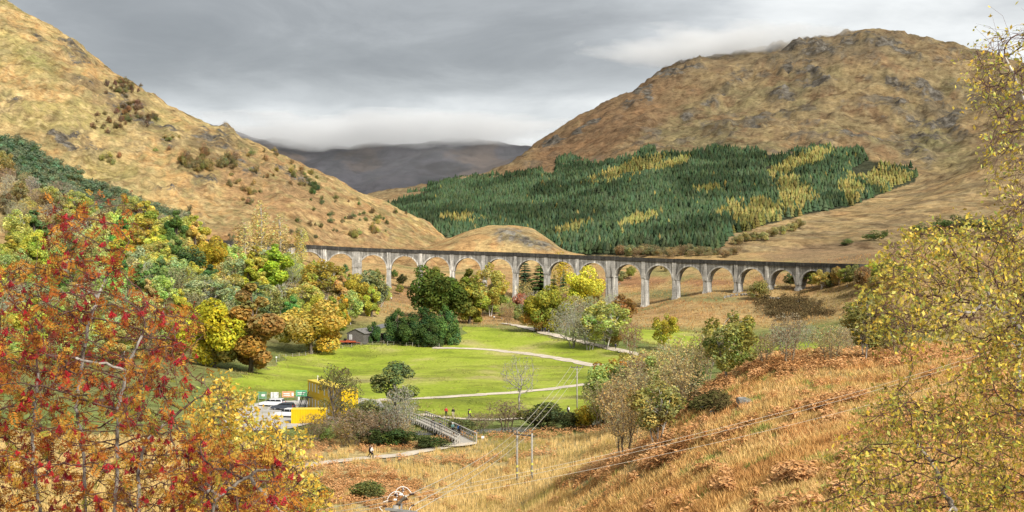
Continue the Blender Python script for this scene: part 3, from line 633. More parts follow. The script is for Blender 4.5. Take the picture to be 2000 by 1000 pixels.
vpart(mb, 'track_bed', CONC_SPAN)
# ------------------------------------------------------------------ tree meshes
def unit(n, r): v = r.normal(size=(n, 3)); return v/np.linalg.norm(v, axis=1)[:, None]
def cards(P, N, size, r, aspect=0.62, tint=None, vary=0.17, droop=0.0):
    """one small bent leaf spray (a rhombus) per point"""
    n = len(P); N = N/np.linalg.norm(N, axis=1)[:, None]
    a = np.cross(N, unit(n, r)); a /= np.linalg.norm(a, axis=1)[:, None]+1e-9; b = np.cross(N, a)
    if droop: a[:, 2] -= droop; a /= np.linalg.norm(a, axis=1)[:, None]
    s = (size*r.uniform(0.6, 1.35, n))[:, None] if np.isscalar(size) else size[:, None]
    V = np.stack([P-a*s, P+b*s*aspect+N*s*.12, P+a*s, P-b*s*aspect+N*s*.12], 1).reshape(-1, 3)
    q = np.arange(n*4).reshape(n, 4)
    t = np.ones((n, 3)) if tint is None else np.array(tint)
    w = r.normal(0, vary*1.15, n); g = r.normal(0, vary*0.6, n)
    t = t*np.clip(1+w, 0.45, 1.7)[:, None]*np.stack([1+g, np.ones(n), 1-g], 1)
    return V, q, np.repeat(t, 4, 0)
def frusta(A, B, ra, rb, k):
    """tapered k-sided limbs from A to B"""
    n = len(A); d = B-A; L = np.linalg.norm(d, axis=1)[:, None]+1e-9; d = d/L
    up = np.where(np.abs(d[:, 2:3]) < 0.9, np.array([[0, 0, 1.0]]), np.array([[1.0, 0, 0]]))
    r = np.cross(d, up); r /= np.linalg.norm(r, axis=1)[:, None]; q = np.cross(r, d)
    an = np.arange(k)/k*2*math.pi; ring = np.cos(an)[None, :, None]*r[:, None]+np.sin(an)[None, :, None]*q[:, None]
    V = np.concatenate([A[:, None]+ring*ra[:, None, None], B[:, None]+ring*rb[:, None, None]], 1).reshape(-1, 3)
    o = (np.arange(n)*2*k)[:, None, None]; j = np.arange(k); j1 = (j+1) % k
    f = (np.stack([j, j1, j1+k, j+k], -1)[None]+o).reshape(-1, 4)
    return V, f
class Limbs:
    def __init__(s): s.A = []; s.B = []; s.ra = []; s.rb = []
    def path(s, pts, r0, r1):
        pts = np.asarray(pts, float); n = len(pts)-1; r = np.linspace(r0, r1, n+1)
        for i in range(n): s.A.append(pts[i]); s.B.append(pts[i+1]); s.ra.append(r[i]); s.rb.append(r[i+1])
    def mesh(s, name, m, k=5):
        V, f = frusta(np.array(s.A), np.array(s.B), np.array(s.ra), np.array(s.rb), k)
        return mesh_np(name, V, [f], m, None, True)
def bez(a, c, b, n=5):
    t = np.linspace(0, 1, n+1)[:, None]; a, b, c = map(np.asarray, (a, b, c)); return (1-t)**2*a+2*t*(1-t)*c+t*t*b
TREES = {}
def lobed(key, seed, H=10.0, Wd=9.0, base=0.12, nl=22, lobe=(0.17, 0.30), n=6500, size=0.30, shape='round', bark=BARK, tr=0.26, stems=1, fill=0.75, leafm=LEAF, jit=0.55, upb=0.3, stretch=1.0, lean=0.0, vary=0.17):
    r = np.random.default_rng(seed); c0 = np.array([0, 0, H*(base+1)/2]); rad = np.array([Wd/2, Wd/2, H*(1-base)/2])
    C = []; Rl = []
    for i in range(nl):
        for _ in range(30):
            dvec = unit(1, r)[0]; f = r.uniform(0.35 if fill < 0.7 else 0.0, 1)**(1/2.0)
            lr = r.uniform(*lobe)*Wd/2*1.25
            if shape in ('cone', 'column', 'egg'):
                t = (i+r.uniform(0, 1))/nl; z = H*(base+(1-base)*t)
                ww = {'cone': (1-t)**0.8, 'column': math.sin(math.pi*min(0.97, t*0.9+0.12))**0.6, 'egg': (math.sin(math.pi*(t*0.88+0.1)))**0.7*(1-0.35*t)}[shape]
                an = r.uniform(0, 2*math.pi); rr = Wd/2*ww*r.uniform(0.25, 0.85)
                p = np.array([math.cos(an)*rr, math.sin(an)*rr, z]); lr *= max(0.35, ww)
                break
            p = c0+dvec*rad*f*(1-0.55*lr/(Wd/2))
            if p[2] > H*base: break
        C.append(p); Rl.append(lr)
    n = int(n*1.3); size = size*0.86
    C = np.array(C); Rl = np.array(Rl); cnt = r.multinomial(n, Rl**2/np.sum(Rl**2))
    P = []; N = []; Tn = []
    for c, lr, k in zip(C, Rl, cnt):
        dv = unit(k, r); P.append(c+dv*lr*np.array([1, 1, stretch])*r.uniform(0.55, 1.08, k)[:, None]**0.5); N.append(dv+np.array([0, 0, upb])+jit*r.normal(size=(k, 3)))
        Tn.append(np.repeat((1+r.normal(0, 0.16))*np.array([[1+r.normal(0, .09), 1, 1+r.normal(0, .12)]]), k, 0))
    P = np.concatenate(P); N = np.concatenate(N); Tn = np.concatenate(Tn)
    P[:, 2] = np.maximum(P[:, 2], 0.05+0.25*r.random(len(P)))
    V, q, t = cards(P, N, size, r, tint=Tn, vary=vary)
    lb = Limbs(); tops = []
    for s_ in range(stems):
        an = r.uniform(0, 6.28); ln = (0.06+0.06*stems if stems > 1 else lean)
        b0 = np.array([math.cos(an), math.sin(an), 0])*(0.15*(stems-1)); tp = np.array([math.cos(an)*H*ln, math.sin(an)*H*ln, H*(0.93 if shape != 'round' else 0.72)])
        tk = bez(b0-np.array([0, 0, 0.4]), (b0+tp)/2+r.normal(0, 0.25, 3)*np.array([1, 1, 0]), tp, 9); lb.path(tk, tr*(1 if stems == 1 else 0.7), tr*0.12); tops.append(tk)
    for c in C:
        tk = tops[r.integers(len(tops))]; z = c[2]*r.uniform(0.45, 0.75); j = int(np.argmin(abs(tk[:, 2]-z))); a = tk[j]
        lb.path(bez(a, np.array([(a[0]+c[0])/2, (a[1]+c[1])/2, c[2]*0.9+a[2]*0.1+0.2]), c, 4), tr*0.32*(1-0.5*c[2]/H), 0.02)
    TREES[key] = (lb.mesh(key+'_trunk', bark), mesh_np(key+'_crown', V, [q], leafm, t), H, Wd)
def space_col(att, nodes, par, step, kill, infl, iters, r, trop=(0, 0, 0), wob=0.12):
    att = np.asarray(att, float); N = [np.asarray(x, float) for x in nodes]; Pn = list(par); trop = np.asarray(trop, float)
    nd_ = np.full(len(att), 1e9); ni = np.zeros(len(att), int)
    def upd(new, i0):
        for s in range(0, len(new), 400):
            d = np.linalg.norm(att[:, None]-new[None, s:s+400], axis=2); j = d.argmin(1); m = d[np.arange(len(att)), j]
            b = m < nd_; nd_[b] = m[b]; ni[b] = i0+s+j[b]
    upd(np.array(N), 0)
    for it in range(iters):
        ok = (nd_ < infl) & (nd_ > kill)
        if not ok.any():
            far = nd_ > kill
            if not far.any(): break
            ok = far & (nd_ < np.partition(nd_[far], min(2, far.sum()-1))[min(2, far.sum()-1)]+1e-6)
        Na = np.array(N); idx = ni[ok]; v = att[ok]-Na[idx]; v /= np.linalg.norm(v, axis=1)[:, None]
        ui, inv_ = np.unique(idx, return_inverse=True); acc = np.zeros((len(ui), 3)); np.add.at(acc, inv_, v)
        acc /= np.linalg.norm(acc, axis=1)[:, None]+1e-9
        acc += trop+r.normal(0, wob, acc.shape); acc /= np.linalg.norm(acc, axis=1)[:, None]
        new = Na[ui]+acc*step; i0 = len(N)
        N.extend(new); Pn.extend(ui.tolist()); upd(new, i0)
        keep = nd_ > kill; att = att[keep]; nd_ = nd_[keep]; ni = ni[keep]
        if not len(att): break
    return np.array(N), np.array(Pn)
def sc_radii(N, Pn, tip, ex=2.4, cap=9):
    n = len(N); acc = np.zeros(n)
    ch = np.zeros(n, int)
    for i in range(n-1, -1, -1):
        if acc[i] == 0: acc[i] = tip**ex
        if Pn[i] >= 0: acc[Pn[i]] += acc[i]; ch[Pn[i]] += 1
    return np.minimum(acc**(1/ex), cap), ch
def sc_mesh(name, N, Pn, R, bark, k=4):
    i = np.nonzero(Pn >= 0)[0]; p = Pn[i]
    V, f = frusta(N[p], N[i]+(N[i]-N[p])*0.04, np.minimum(R[p], R[i]*1.35), R[i], k)
    return mesh_np(name, V, [f], bark, None, True)
def twiggy(key, seed, H=8.0, Wd=6.0, base=0.12, na=520, stems=3, bark=BARK_TWIG, leaves=700, lsize=0.13, step=0.24, tip=0.014, trunk=0.0, shape='round', leafm=LEAF):
    r = np.random.default_rng(seed); v = unit(na, r)*(r.random(na)**(1/2.4))[:, None]
    att = v*np.array([Wd/2, Wd/2, H*(1-base)/2])+np.array([0, 0, H*(1+base)/2])
    if shape == 'fan': att[:, :2] *= (0.35+0.75*np.clip(att[:, 2:]/H, 0, 1))
    if shape == 'spire': att[:, :2] *= (1.25-1.0*np.clip(att[:, 2:]/H, 0, 1))
    nodes = []; par = []
    for s in range(stems):
        an = 6.28*s/stems+r.uniform(0, 1); b = np.array([math.cos(an), math.sin(an), 0])*0.12*stems; dirv = np.array([math.cos(an)*0.22*(stems > 1), math.sin(an)*0.22*(stems > 1), 1.0])
        L = max(H*base, trunk*H); m = max(2, int(L/step))
        for j in range(m+1): nodes.append(b+dirv*(L*j/m)-np.array([0, 0, 0.3*(j == 0)])+r.normal(0, 0.03, 3)); par.append(-1 if j == 0 else len(nodes)-2)
    N, Pn = space_col(att, nodes, par, step, step*1.1, step*7, 90, r, (0, 0, 0.12), 0.16)
    R, ch = sc_radii(N, Pn, tip, 2.3, 0.3)
    tips = np.nonzero(R < tip*2.6)[0]; tips = tips[tips > len(nodes)]
    # fine outer twigs
    pick = r.choice(tips, min(len(tips), 900)); Lb = r.uniform(0.25, 0.7, len(pick))[:, None]*step*2.2; dv = N[pick]-N[Pn[pick]]; dv /= np.linalg.norm(dv, axis=1)[:, None]+1e-9
    E_ = N[pick]+(dv+0.6*unit(len(pick), r))*Lb
    V1, f1 = frusta(N[pick], E_, np.full(len(pick), tip*0.9), np.full(len(pick), tip*0.5), 3)
    i = np.nonzero(Pn >= 0)[0]; p = Pn[i]; V0, f0 = frusta(N[p], N[i]+(N[i]-N[p])*0.04, np.minimum(R[p], R[i]*1.35), R[i], 4)
    tm = mesh_np(key+'_branches', np.concatenate([V0, V1]), [np.concatenate([f0, f1+len(V0)])], bark, None, True)
    src = np.concatenate([E_, N[tips]]); L = src[r.integers(0, len(src), leaves)]+r.normal(0, 0.16, (leaves, 3)); L[:, 2] = np.maximum(L[:, 2], 0.1)
    V, q, t = cards(L, unit(leaves, r)+np.array([0, 0, .3]), lsize, r, vary=0.2)
    TREES[key] = (tm, mesh_np(key+'_crown', V, [q], leafm, t), H, Wd)
def spruce(key, seed, H=10.0, Wd=4.4, whorls=26, per=11):
    r = np.random.default_rng(seed); P = []; A = []; B = []; S = []; Vs = []; Ts = []
    for i in range(whorls):
        t = (i+r.uniform(-.3, .3))/whorls; z = H*(0.05+0.93*t); L = Wd/2*(1-t)**0.85*r.uniform(0.85, 1.12)+0.12
        for j in range(per):
            an = r.uniform(0, 6.28); Lj = L*r.uniform(0.7, 1.12); d = np.array([math.cos(an), math.sin(an), 0]); sd = np.array([-d[1], d[0], 0]); w = 0.16*Lj+0.14
            b0 = np.array([0, 0, z+0.16*Lj]); m = b0+d*Lj*0.55+np.array([0, 0, -0.10*Lj]); e_ = b0+d*Lj+np.array([0, 0, -0.34*Lj])
            Vs += [b0, m+sd*w+np.array([0, 0, -.12*Lj]), e_, m-sd*w+np.array([0, 0, -.12*Lj]), m+np.array([0, 0, .05])]
            c = np.clip(1+r.normal(0, 0.2), 0.5, 1.6); Ts += [[c, c, c]]*5
    n = len(Vs)//5; o = (np.arange(n)*5)[:, None]
    f = np.concatenate([o+np.array([[0, 1, 4]]), o+np.array([[1, 2, 4]]), o+np.array([[2, 3, 4]]), o+np.array([[3, 0, 4]])])
    lb = Limbs(); lb.path([(0, 0, -.3), (0, 0, H*0.97)], 0.17, 0.03)
    TREES[key] = (lb.mesh(key+'_trunk', BARK), mesh_np(key+'_crown', np.array(Vs), [f], NEEDLE, np.array(Ts)), H, Wd)
for i in range(3):
    lobed(f'oak{i}', 100+i, Wd=10.5, base=0.06, nl=26, n=7800, size=0.27)
    lobed(f'tall{i}', 110+i, Wd=7.0, base=0.08, nl=26, lobe=(0.2, 0.36), n=6000, size=0.26, shape='egg')
    lobed(f'birch{i}', 120+i, Wd=5.2, base=0.16, nl=44, lobe=(0.13, 0.26), n=3600, size=0.20, bark=BARK_BIRCH, tr=0.13, stems=1+i % 3, jit=0.9, stretch=1.35, fill=0.5)
    lobed(f'airy{i}', 130+i, Wd=6.5, base=0.14, nl=34, lobe=(0.14, 0.26), n=3800, size=0.22, bark=BARK_BIRCH, tr=0.13, stems=2, jit=0.8, fill=0.6)
    twiggy(f'bare{i}', 140+i, H=9, Wd=7.5, base=0.13, na=620, stems=2+i, leaves=1700, bark=BARK_TWIG, shape='fan')
    twiggy(f'lichen{i}', 150+i, H=9, Wd=8, base=0.12, na=620, stems=2+i, leaves=1900, lsize=0.12, bark=BARK_GREY)
    lobed(f'bush{i}', 160+i, H=5, Wd=6, base=0.0, nl=16, lobe=(0.2, 0.36), n=2200, size=0.22, tr=0.08, stems=3)
for i in range(2):
    lobed(f'poplar{i}', 170+i, Wd=3.2, base=0.08, nl=30, lobe=(0.28, 0.5), n=1250, size=0.17, shape='column', bark=BARK_BIRCH, tr=0.12, jit=0.9, upb=0.6, stretch=2.0)
    spruce(f'spruce{i}', 180+i)
    lobed(f'yew{i}', 190+i, H=8, Wd=7.2, base=0.0, nl=40, lobe=(0.16, 0.30), n=7600, size=0.17, shape='egg', tr=0.2, leafm=NEEDLE, jit=0.35, upb=0.6, stretch=1.5)
    lobed(f'pine{i}', 200+i, H=8, Wd=6, base=0.10, nl=18, lobe=(0.2, 0.36), n=1500, size=0.26, tr=0.12, leafm=NEEDLE, jit=0.5, upb=0.8)
    lobed(f'scrub{i}', 210+i, H=4, Wd=4, base=0.0, nl=10, lobe=(0.25, 0.42), n=700, size=0.21, tr=0.06, stems=2)
    twiggy(f'skeleton{i}', 220+i, H=10, Wd=6.5, base=0.25, na=420, stems=1, leaves=260, lsize=0.09, bark=BARK_GREY, trunk=0.25, tip=0.017)
lobed('alder', 230, Wd=8.0, base=0.22, nl=38, lobe=(0.12, 0.22), n=2300, size=0.16, bark=BARK, tr=0.2, stems=2, jit=0.9, fill=0.5)
lobed('scotspine', 231, Wd=6.0, base=0.12, nl=17, lobe=(0.18, 0.30), n=3600, size=0.19, bark=BARK, tr=0.2, leafm=NEEDLE, jit=0.6, upb=0.6, fill=0.5)

def soft(c):
    c = np.array(c)*FK; c = c*min(1.0, 0.56/c.max()); return tuple(c*0.93+c.mean()*0.07)
def plant(key, pos, h, w, color, name, label, cat='tree', group=None, rz=None, bark_name='trunk', crown_name='crown'):
    tm, cm, H, Wd = TREES[key]
    e_ = empty(name, pos, rng.uniform(0, 6.28) if rz is None else rz, (w/Wd, w/Wd, h/H)); tag(e_, label, cat, group)
    link(bark_name, tm, e_); link(crown_name, cm, e_, color=soft(color))
    return e_
def tree_px(key, u, vt, vb, wpx, color, name, label, cat='tree', group=None, on='gl', bn='trunk', cn='crown', d=None):
    p = cast(u, vb, on) if d is None else W(u, vb, d)
    if p is None: return None
    s = p[1]/F; return plant(key, p-np.array([0, 0, 0.05]), (vb-vt)*s*1.04, wpx*s*1.22, color, name, label, cat, group, None, bn, cn)
FK = 1.7
YEL, YGR, GOLD, OLIVE, DKG, GRN, PALE, BRN, ORA, GREY, OCH = ((0.52,0.42,0.022),(0.33,0.36,0.035),(0.44,0.27,0.022),(0.175,0.175,0.035),(0.040,0.072,0.022),(0.085,0.135,0.028),(0.27,0.28,0.12),(0.19,0.115,0.05),(0.46,0.185,0.025),(0.24,0.22,0.15),(0.30,0.215,0.055))
# ---- trees one can name
T1 = [
 ('oak0',418,590,718,128,(0.46,0.41,0.025),'maple_tree','broad bright lemon yellow maple at the meadow edge'),
 ('tall0',488,562,728,135,(0.27,0.19,0.045),'oak_tree','tall brown and olive oak between the yellow maple and round golden oak'),
 ('oak1',607,594,692,122,(0.36,0.27,0.045),'oak_tree','low round golden oak standing alone on the green meadow'),
 ('oak2',858,520,628,112,(0.080,0.115,0.022),'oak_tree','big dark green domed tree in front of the viaduct'),
 ('tall1',917,533,632,78,(0.19,0.18,0.025),'oak_tree','olive yellow tree leaning against the big dark green dome'),
 ('airy0',958,518,618,60,(0.36,0.32,0.06),'birch_tree','pale yellow airy birch just right of the olive tree'),
 ('tall2',966,545,614,52,(0.135,0.165,0.03),'alder_tree','mid green tree under the pale yellow birch'),
 ('bush0',912,594,628,44,(0.40,0.29,0.03),'hazel_bush','small golden bush at the foot of the olive tree'),
 ('spruce0',1025,500,584,48,(0.032,0.05,0.024),'spruce_tree','nearly black slim spruce against the viaduct'),
 ('spruce1',1056,499,588,62,(0.05,0.088,0.022),'spruce_tree','broad deep green spruce beside the black one'),
 ('spruce0',1082,536,592,28,(0.035,0.06,0.025),'spruce_tree','small dark spruce left of the yellow poplar'),
 ('spruce1',1101,526,590,26,(0.04,0.07,0.025),'spruce_tree','small spruce between the poplar and the yellow beech'),
 ('spruce0',1123,524,590,24,(0.042,0.07,0.025),'spruce_tree','thin spruce poking out left of the yellow beech'),
 ('spruce1',1168,538,600,26,(0.035,0.06,0.022),'spruce_tree','dark thin spruce on the right flank of the yellow beech'),
 ('poplar0',1095,492,570,34,(0.55,0.47,0.04),'poplar_tree','narrow bright yellow poplar rising above the viaduct parapet'),
 ('oak1',1140,526,612,80,(0.52,0.46,0.035),'beech_tree','brilliant yellow beech left of the wide viaduct pier'),
 ('oak0',1071,561,648,80,(0.215,0.205,0.025),'oak_tree','compact olive gold oak over the far path'),
 ('bush1',1046,605,648,46,(0.36,0.20,0.035),'beech_bush','orange brown bush at the left foot of the olive gold oak'),
 ('bush2',1016,574,612,36,(0.38,0.16,0.08),'cherry_tree','small salmon red tree behind the far path'),
 ('lichen0',1042,568,628,44,GREY,'willow_tree','grey leafless willow behind the salmon red tree'),
 ('lichen1',1118,586,680,78,(0.22,0.215,0.13),'willow_tree','grey lichen covered willow right of the olive gold oak'),
 ('lichen2',1152,610,684,64,(0.21,0.20,0.12),'willow_tree','smaller grey willow overhanging the far path'),
 ('airy1',1182,588,684,82,(0.33,0.34,0.085),'willow_tree','pale lime green willow at the end of the row by the far path'),
 ('birch1',1214,578,640,52,(0.24,0.135,0.04),'birch_tree','rusty brown birch in front of the first pier right of the wide one'),
 ('bare0',1232,630,694,50,(0.25,0.15,0.08),'hawthorn_tree','brown half bare thorn by the far path corner'),
 ('airy2',1297,611,684,46,(0.50,0.46,0.045),'birch_tree','slender lemon yellow birch on the small far meadow'),
 ('yew0',776,608,668,60,(0.036,0.064,0.018),'cypress_tree','leftmost dark evergreen of the clump by the fence'),
 ('yew1',828,602,660,74,(0.034,0.062,0.018),'cypress_tree','rear dark evergreen rising in the middle of the clump'),
 ('yew0',801,624,674,60,(0.042,0.074,0.02),'cypress_tree','front left dark evergreen of the clump'),
 ('yew1',840,626,677,58,(0.046,0.08,0.022),'cypress_tree','front right dark evergreen of the clump'),
 ('yew0',870,603,674,58,(0.052,0.092,0.024),'cypress_tree','tallest rightmost evergreen of the clump'),
 ('yew1',731,630,668,34,(0.042,0.075,0.02),'cypress_tree','single small dark evergreen right of the shed'),
 ('yew0',706,646,670,20,(0.042,0.078,0.022),'cypress_tree','tiny evergreen against the shed wall'),
 ('tall2',668,578,642,38,(0.50,0.335,0.03),'maple_tree','small glowing golden maple behind the round oak'),
 ('tall0',648,582,656,52,(0.20,0.23,0.035),'ash_tree','fresh green ash directly behind the round golden oak'),
 ('oak2',712,528,604,96,(0.16,0.18,0.085),'willow_tree','broad grey green willow at the right end of the wood'),
 ('airy0',402,540,612,92,(0.25,0.27,0.125),'willow_tree','pale sage green willow behind the lemon maple'),
 ('tall1',536,484,575,74,(0.30,0.37,0.03),'lime_tree','vivid lime green tree high in the wood below the parapet'),
 ('tall0',486,512,592,62,(0.36,0.38,0.035),'lime_tree','yellow green tree left of the vivid lime one'),
 ('airy1',632,506,598,74,(0.42,0.34,0.05),'birch_tree','golden yellow birch below the left end of the arches'),
 ('oak1',408,466,540,62,(0.50,0.42,0.03),'maple_tree','deep yellow round tree high on the left below the railway'),
 ('pine0',374,480,552,56,(0.05,0.085,0.03),'pine_tree','dark green pine left of the deep yellow round tree'),
 ('poplar1',508,398,505,40,(0.42,0.35,0.13),'poplar_tree','tallest feathery straw yellow poplar above the railway line'),
 ('poplar0',588,446,520,30,(0.42,0.37,0.11),'poplar_tree','feathery pale poplar in front of the viaduct left end'),
 ('poplar1',545,424,508,44,(0.38,0.31,0.13),'poplar_tree','second feathery poplar just right of the tallest one'),
 ('poplar0',478,432,512,40,(0.37,0.30,0.13),'poplar_tree','feathery poplar just left of the tallest one'),
 ('alder',664,712,850,82,(0.115,0.10,0.042),'alder_tree','dark trunked olive alder in front of the yellow cabins'),
 ('scotspine',772,698,802,84,(0.085,0.115,0.038),'pine_tree','ragged dark green pine behind the grey riverside trees'),
 ('lichen0',782,752,868,64,(0.27,0.265,0.19),'aspen_tree','pale grey stemmed lichened tree by the footbridge'),
 ('skeleton0',1014,694,802,64,(0.25,0.22,0.14),'ash_tree','bare grey tree alone in front of the gravel track'),
 ('bare1',690,800,872,120,(0.16,0.11,0.07),'alder_bush','wide brown leafless thicket by the near path'),
 ('bare2',614,808,866,60,(0.16,0.12,0.07),'alder_bush','brown leafless bush in front of the yellow container'),
 ('bare0',752,800,868,90,(0.17,0.13,0.08),'alder_bush','leafless bush left of the grey stemmed tree'),
 ('bush0',846,852,876,56,(0.055,0.075,0.022),'holly_bush','dark green bush under the far half of the footbridge'),
 ('bush1',735,838,870,60,(0.05,0.072,0.022),'holly_bush','dark evergreen bush beneath the leafless thicket'),
 ('bush2',790,838,872,70,(0.055,0.08,0.022),'holly_bush','dark green bush at the foot of the grey stemmed tree'),
 ('bush1',720,786,835,90,(0.12,0.12,0.045),'gorse_bush','olive mound of scrub below the white car park edge'),
 ('bare1',1218,738,892,112,(0.31,0.22,0.085),'birch_tree','half bare many stemmed birch at the foot of the near slope'),
 ('birch2',1282,742,872,92,(0.215,0.195,0.055),'birch_tree','olive leaved birch on the edge of the near slope'),
 ('airy2',1190,698,775,66,(0.46,0.24,0.03),'rowan_tree','orange gold tree at the bend of the tracks'),
 ('bush2',1150,792,834,56,(0.40,0.30,0.025),'hazel_bush','golden bush with green heart by the river path end'),
 ('bush0',1172,778,832,44,(0.28,0.25,0.03),'hazel_bush','yellow green bush behind the golden one'),
 ('bare2',1262,690,800,84,(0.27,0.19,0.10),'birch_tree','purple brown bare birch behind the olive leaved birch'),
 ('bare0',1322,660,808,92,(0.32,0.245,0.10),'birch_tree','tall buff brown bare birch in the middle of the slope edge'),
 ('yew1',1354,706,772,58,(0.05,0.085,0.022),'holly_tree','dark green holly among the bare birches'),
 ('airy2',1424,604,744,98,(0.20,0.195,0.045),'birch_tree','full olive green birch topping the bracken edge'),
 ('bare1',1540,612,716,78,(0.22,0.18,0.11),'birch_tree','grey brown bare birch over the bracken crest'),
 ('bare2',1622,634,712,84,(0.27,0.22,0.10),'birch_tree','straw coloured thin birch right of the grey brown one'),
 ('birch1',1690,580,706,84,(0.20,0.18,0.05),'birch_tree','olive brown birch left of the big near birch'),
 ('bare0',1748,590,704,90,(0.23,0.16,0.08),'birch_tree','brown thicket birch half behind the big near birch'),
 ('bare2',1380,640,745,70,(0.32,0.26,0.11),'birch_tree','pale bare birch just left of the full olive birch'),
 ('bare1',1490,650,715,60,(0.24,0.18,0.09),'birch_tree','low bare birch between the olive and grey brown ones'),
 ('bush0',1482,548,584,36,(0.20,0.18,0.05),'willow_bush','lone olive bush under the right hand arches'),
 ('bush1',1062,790,838,90,(0.075,0.085,0.03),'gorse_bush','dark gorse mound on the river bank left of the couple'),
 ('bush2',1105,806,840,54,(0.08,0.09,0.03),'gorse_bush','small dark bush on the river bank below the couple'),
 ('bare2',990,782,838,86,(0.17,0.125,0.08),'alder_bush','grey brown leafless alder on the far river bank'),
 ('bare1',940,806,842,64,(0.18,0.15,0.08),'alder_bush','low leafless scrub right of the footbridge'),
 ('bush0',905,818,846,50,(0.11,0.12,0.04),'gorse_bush','low olive bush beside the footbridge end'),
 ('bush0',722,938,974,66,(0.115,0.13,0.035),'gorse_bush','round dark green bush in the bracken near the big pole'),
 ('bush1',612,938,985,80,(0.13,0.13,0.035),'gorse_bush','olive bush in the bracken behind the rowan twigs'),
]
for t_ in T1:
    cat = 'bush' if t_[6].endswith('bush') else 'tree'
    tree_px(*t_, cat=cat, on='g')
for t_ in [('pine1',1835,425,462,40,'pine_tree','second pine from the left of the row above the moor'),('pine0',1875,420,462,50,'pine_tree','broadest pine of the row above the moor'),('pine1',1915,424,464,44,'pine_tree','pine of the row above the moor partly behind yellow twigs'),('pine0',1795,436,465,36,'pine_tree','leftmost pine of the row above the moor'),('pine1',1945,428,466,40,'pine_tree','rightmost pine of the row above the moor'),
           ('scrub0',1653,466,478,24,'gorse_bush','single round green bush on the open moor'),('scrub1',1706,452,470,34,'gorse_bush','wide green bush beside a small upright pine on the moor'),('pine1',1730,448,468,14,'pine_tree','small upright pine beside the wide bush on the moor')]:
    tree_px(*t_[:5], (0.075,0.105,0.03), t_[5], t_[6], cat='bush' if 'bush' in t_[5] else 'tree', on='gr')
# ---- wood on the left, too mixed to name tree by tree
def in_poly(u, v, poly):
    c = False; j = len(poly)-1
    for i in range(len(poly)):
        (a, b), (x, y) = poly[i], poly[j]
        if (b > v) != (y > v) and u < (x-a)*(v-b)/(y-b)+a: c = not c
        j = i
    return c
def scatter(poly, n, mind, r):
    us = [p[0] for p in poly]; vs = [p[1] for p in poly]; out = []; tries = 0
    while len(out) < n and tries < n*60:
        tries += 1; u, v = r.uniform(min(us), max(us)), r.uniform(min(vs), max(vs))
        if in_poly(u, v, poly) and all(abs(u-a)/mind[0]+abs(v-b)/mind[1] > 1 for a, b in out): out.append((u, v))
    return out
r_ = np.random.default_rng(77)
kinds = [('airy', (0.37,0.35,0.085), 'birch_tree', 'yellow olive birch', 0.24), ('birch', (0.27,0.265,0.095), 'birch_tree', 'dull olive birch', 0.22), ('tall', (0.36,0.36,0.05), 'ash_tree', 'yellow green ash', 0.15), ('oak', (0.40,0.33,0.05), 'maple_tree', 'gold rounded maple', 0.06), ('lichen', (0.27,0.27,0.16), 'willow_tree', 'grey green willow', 0.07),
         ('bare', (0.23,0.19,0.12), 'alder_tree', 'brown half bare alder', 0.12), ('tall', (0.10,0.145,0.045), 'alder_tree', 'dark green alder', 0.08), ('tall', (0.30,0.24,0.07), 'oak_tree', 'ochre brown oak', 0.06)]
MARKS = [(418,650,'the lemon yellow maple'),(607,640,'the round golden oak'),(408,500,'the deep yellow round tree'),(536,530,'the vivid lime tree'),(515,450,'the tallest feathery poplar'),(402,575,'the sage green willow'),(712,565,'the grey green end willow'),
         (632,550,'the golden birch below the arches'),(374,515,'the dark pine'),(490,640,'the tall brown oak'),(690,655,'the shed'),(150,430,'the rowan top'),(60,520,'the left edge'),(280,560,'the rowan berries'),(20,400,'the pine belt end'),(250,430,'the middle of the pine belt'),
         (1071,610,'the compact olive gold oak'),(1182,640,'the lime green willow'),(1218,810,'the many stemmed birch'),(1282,800,'the olive leaved birch'),(1424,680,'the full olive birch'),(1340,740,'the dark holly'),(960,570,'the pale airy birch'),(860,575,'the big dark green dome')]
def near_mark(u, v):
    a, b, nm = min(MARKS, key=lambda m: abs(m[0]-u)+abs(m[1]-v)); du, dv_ = u-a, v-b
    side = ('right of' if du > 0 else 'left of') if abs(du) > abs(dv_) else ('below' if dv_ > 0 else 'above'); return f'{side} {nm}'
kinds2 = [('lichen', (0.23,0.215,0.13), 'willow_tree', 'grey lichened willow', .28), ('bare', (0.28,0.215,0.10), 'alder_tree', 'brown half bare alder', .30), ('bush', (0.19,0.175,0.06), 'hazel_bush', 'olive hazel bush', .24), ('airy', (0.28,0.26,0.08), 'birch_tree', 'pale olive birch', .18)]
kinds3 = [('bare', (0.25,0.19,0.115), 'alder_tree', 'brown half bare alder', .34), ('birch', (0.25,0.215,0.085), 'birch_tree', 'dull olive birch', .36), ('lichen', (0.26,0.24,0.15), 'willow_tree', 'grey green willow', .18), ('airy', (0.33,0.30,0.08), 'birch_tree', 'yellow olive birch', .12)]
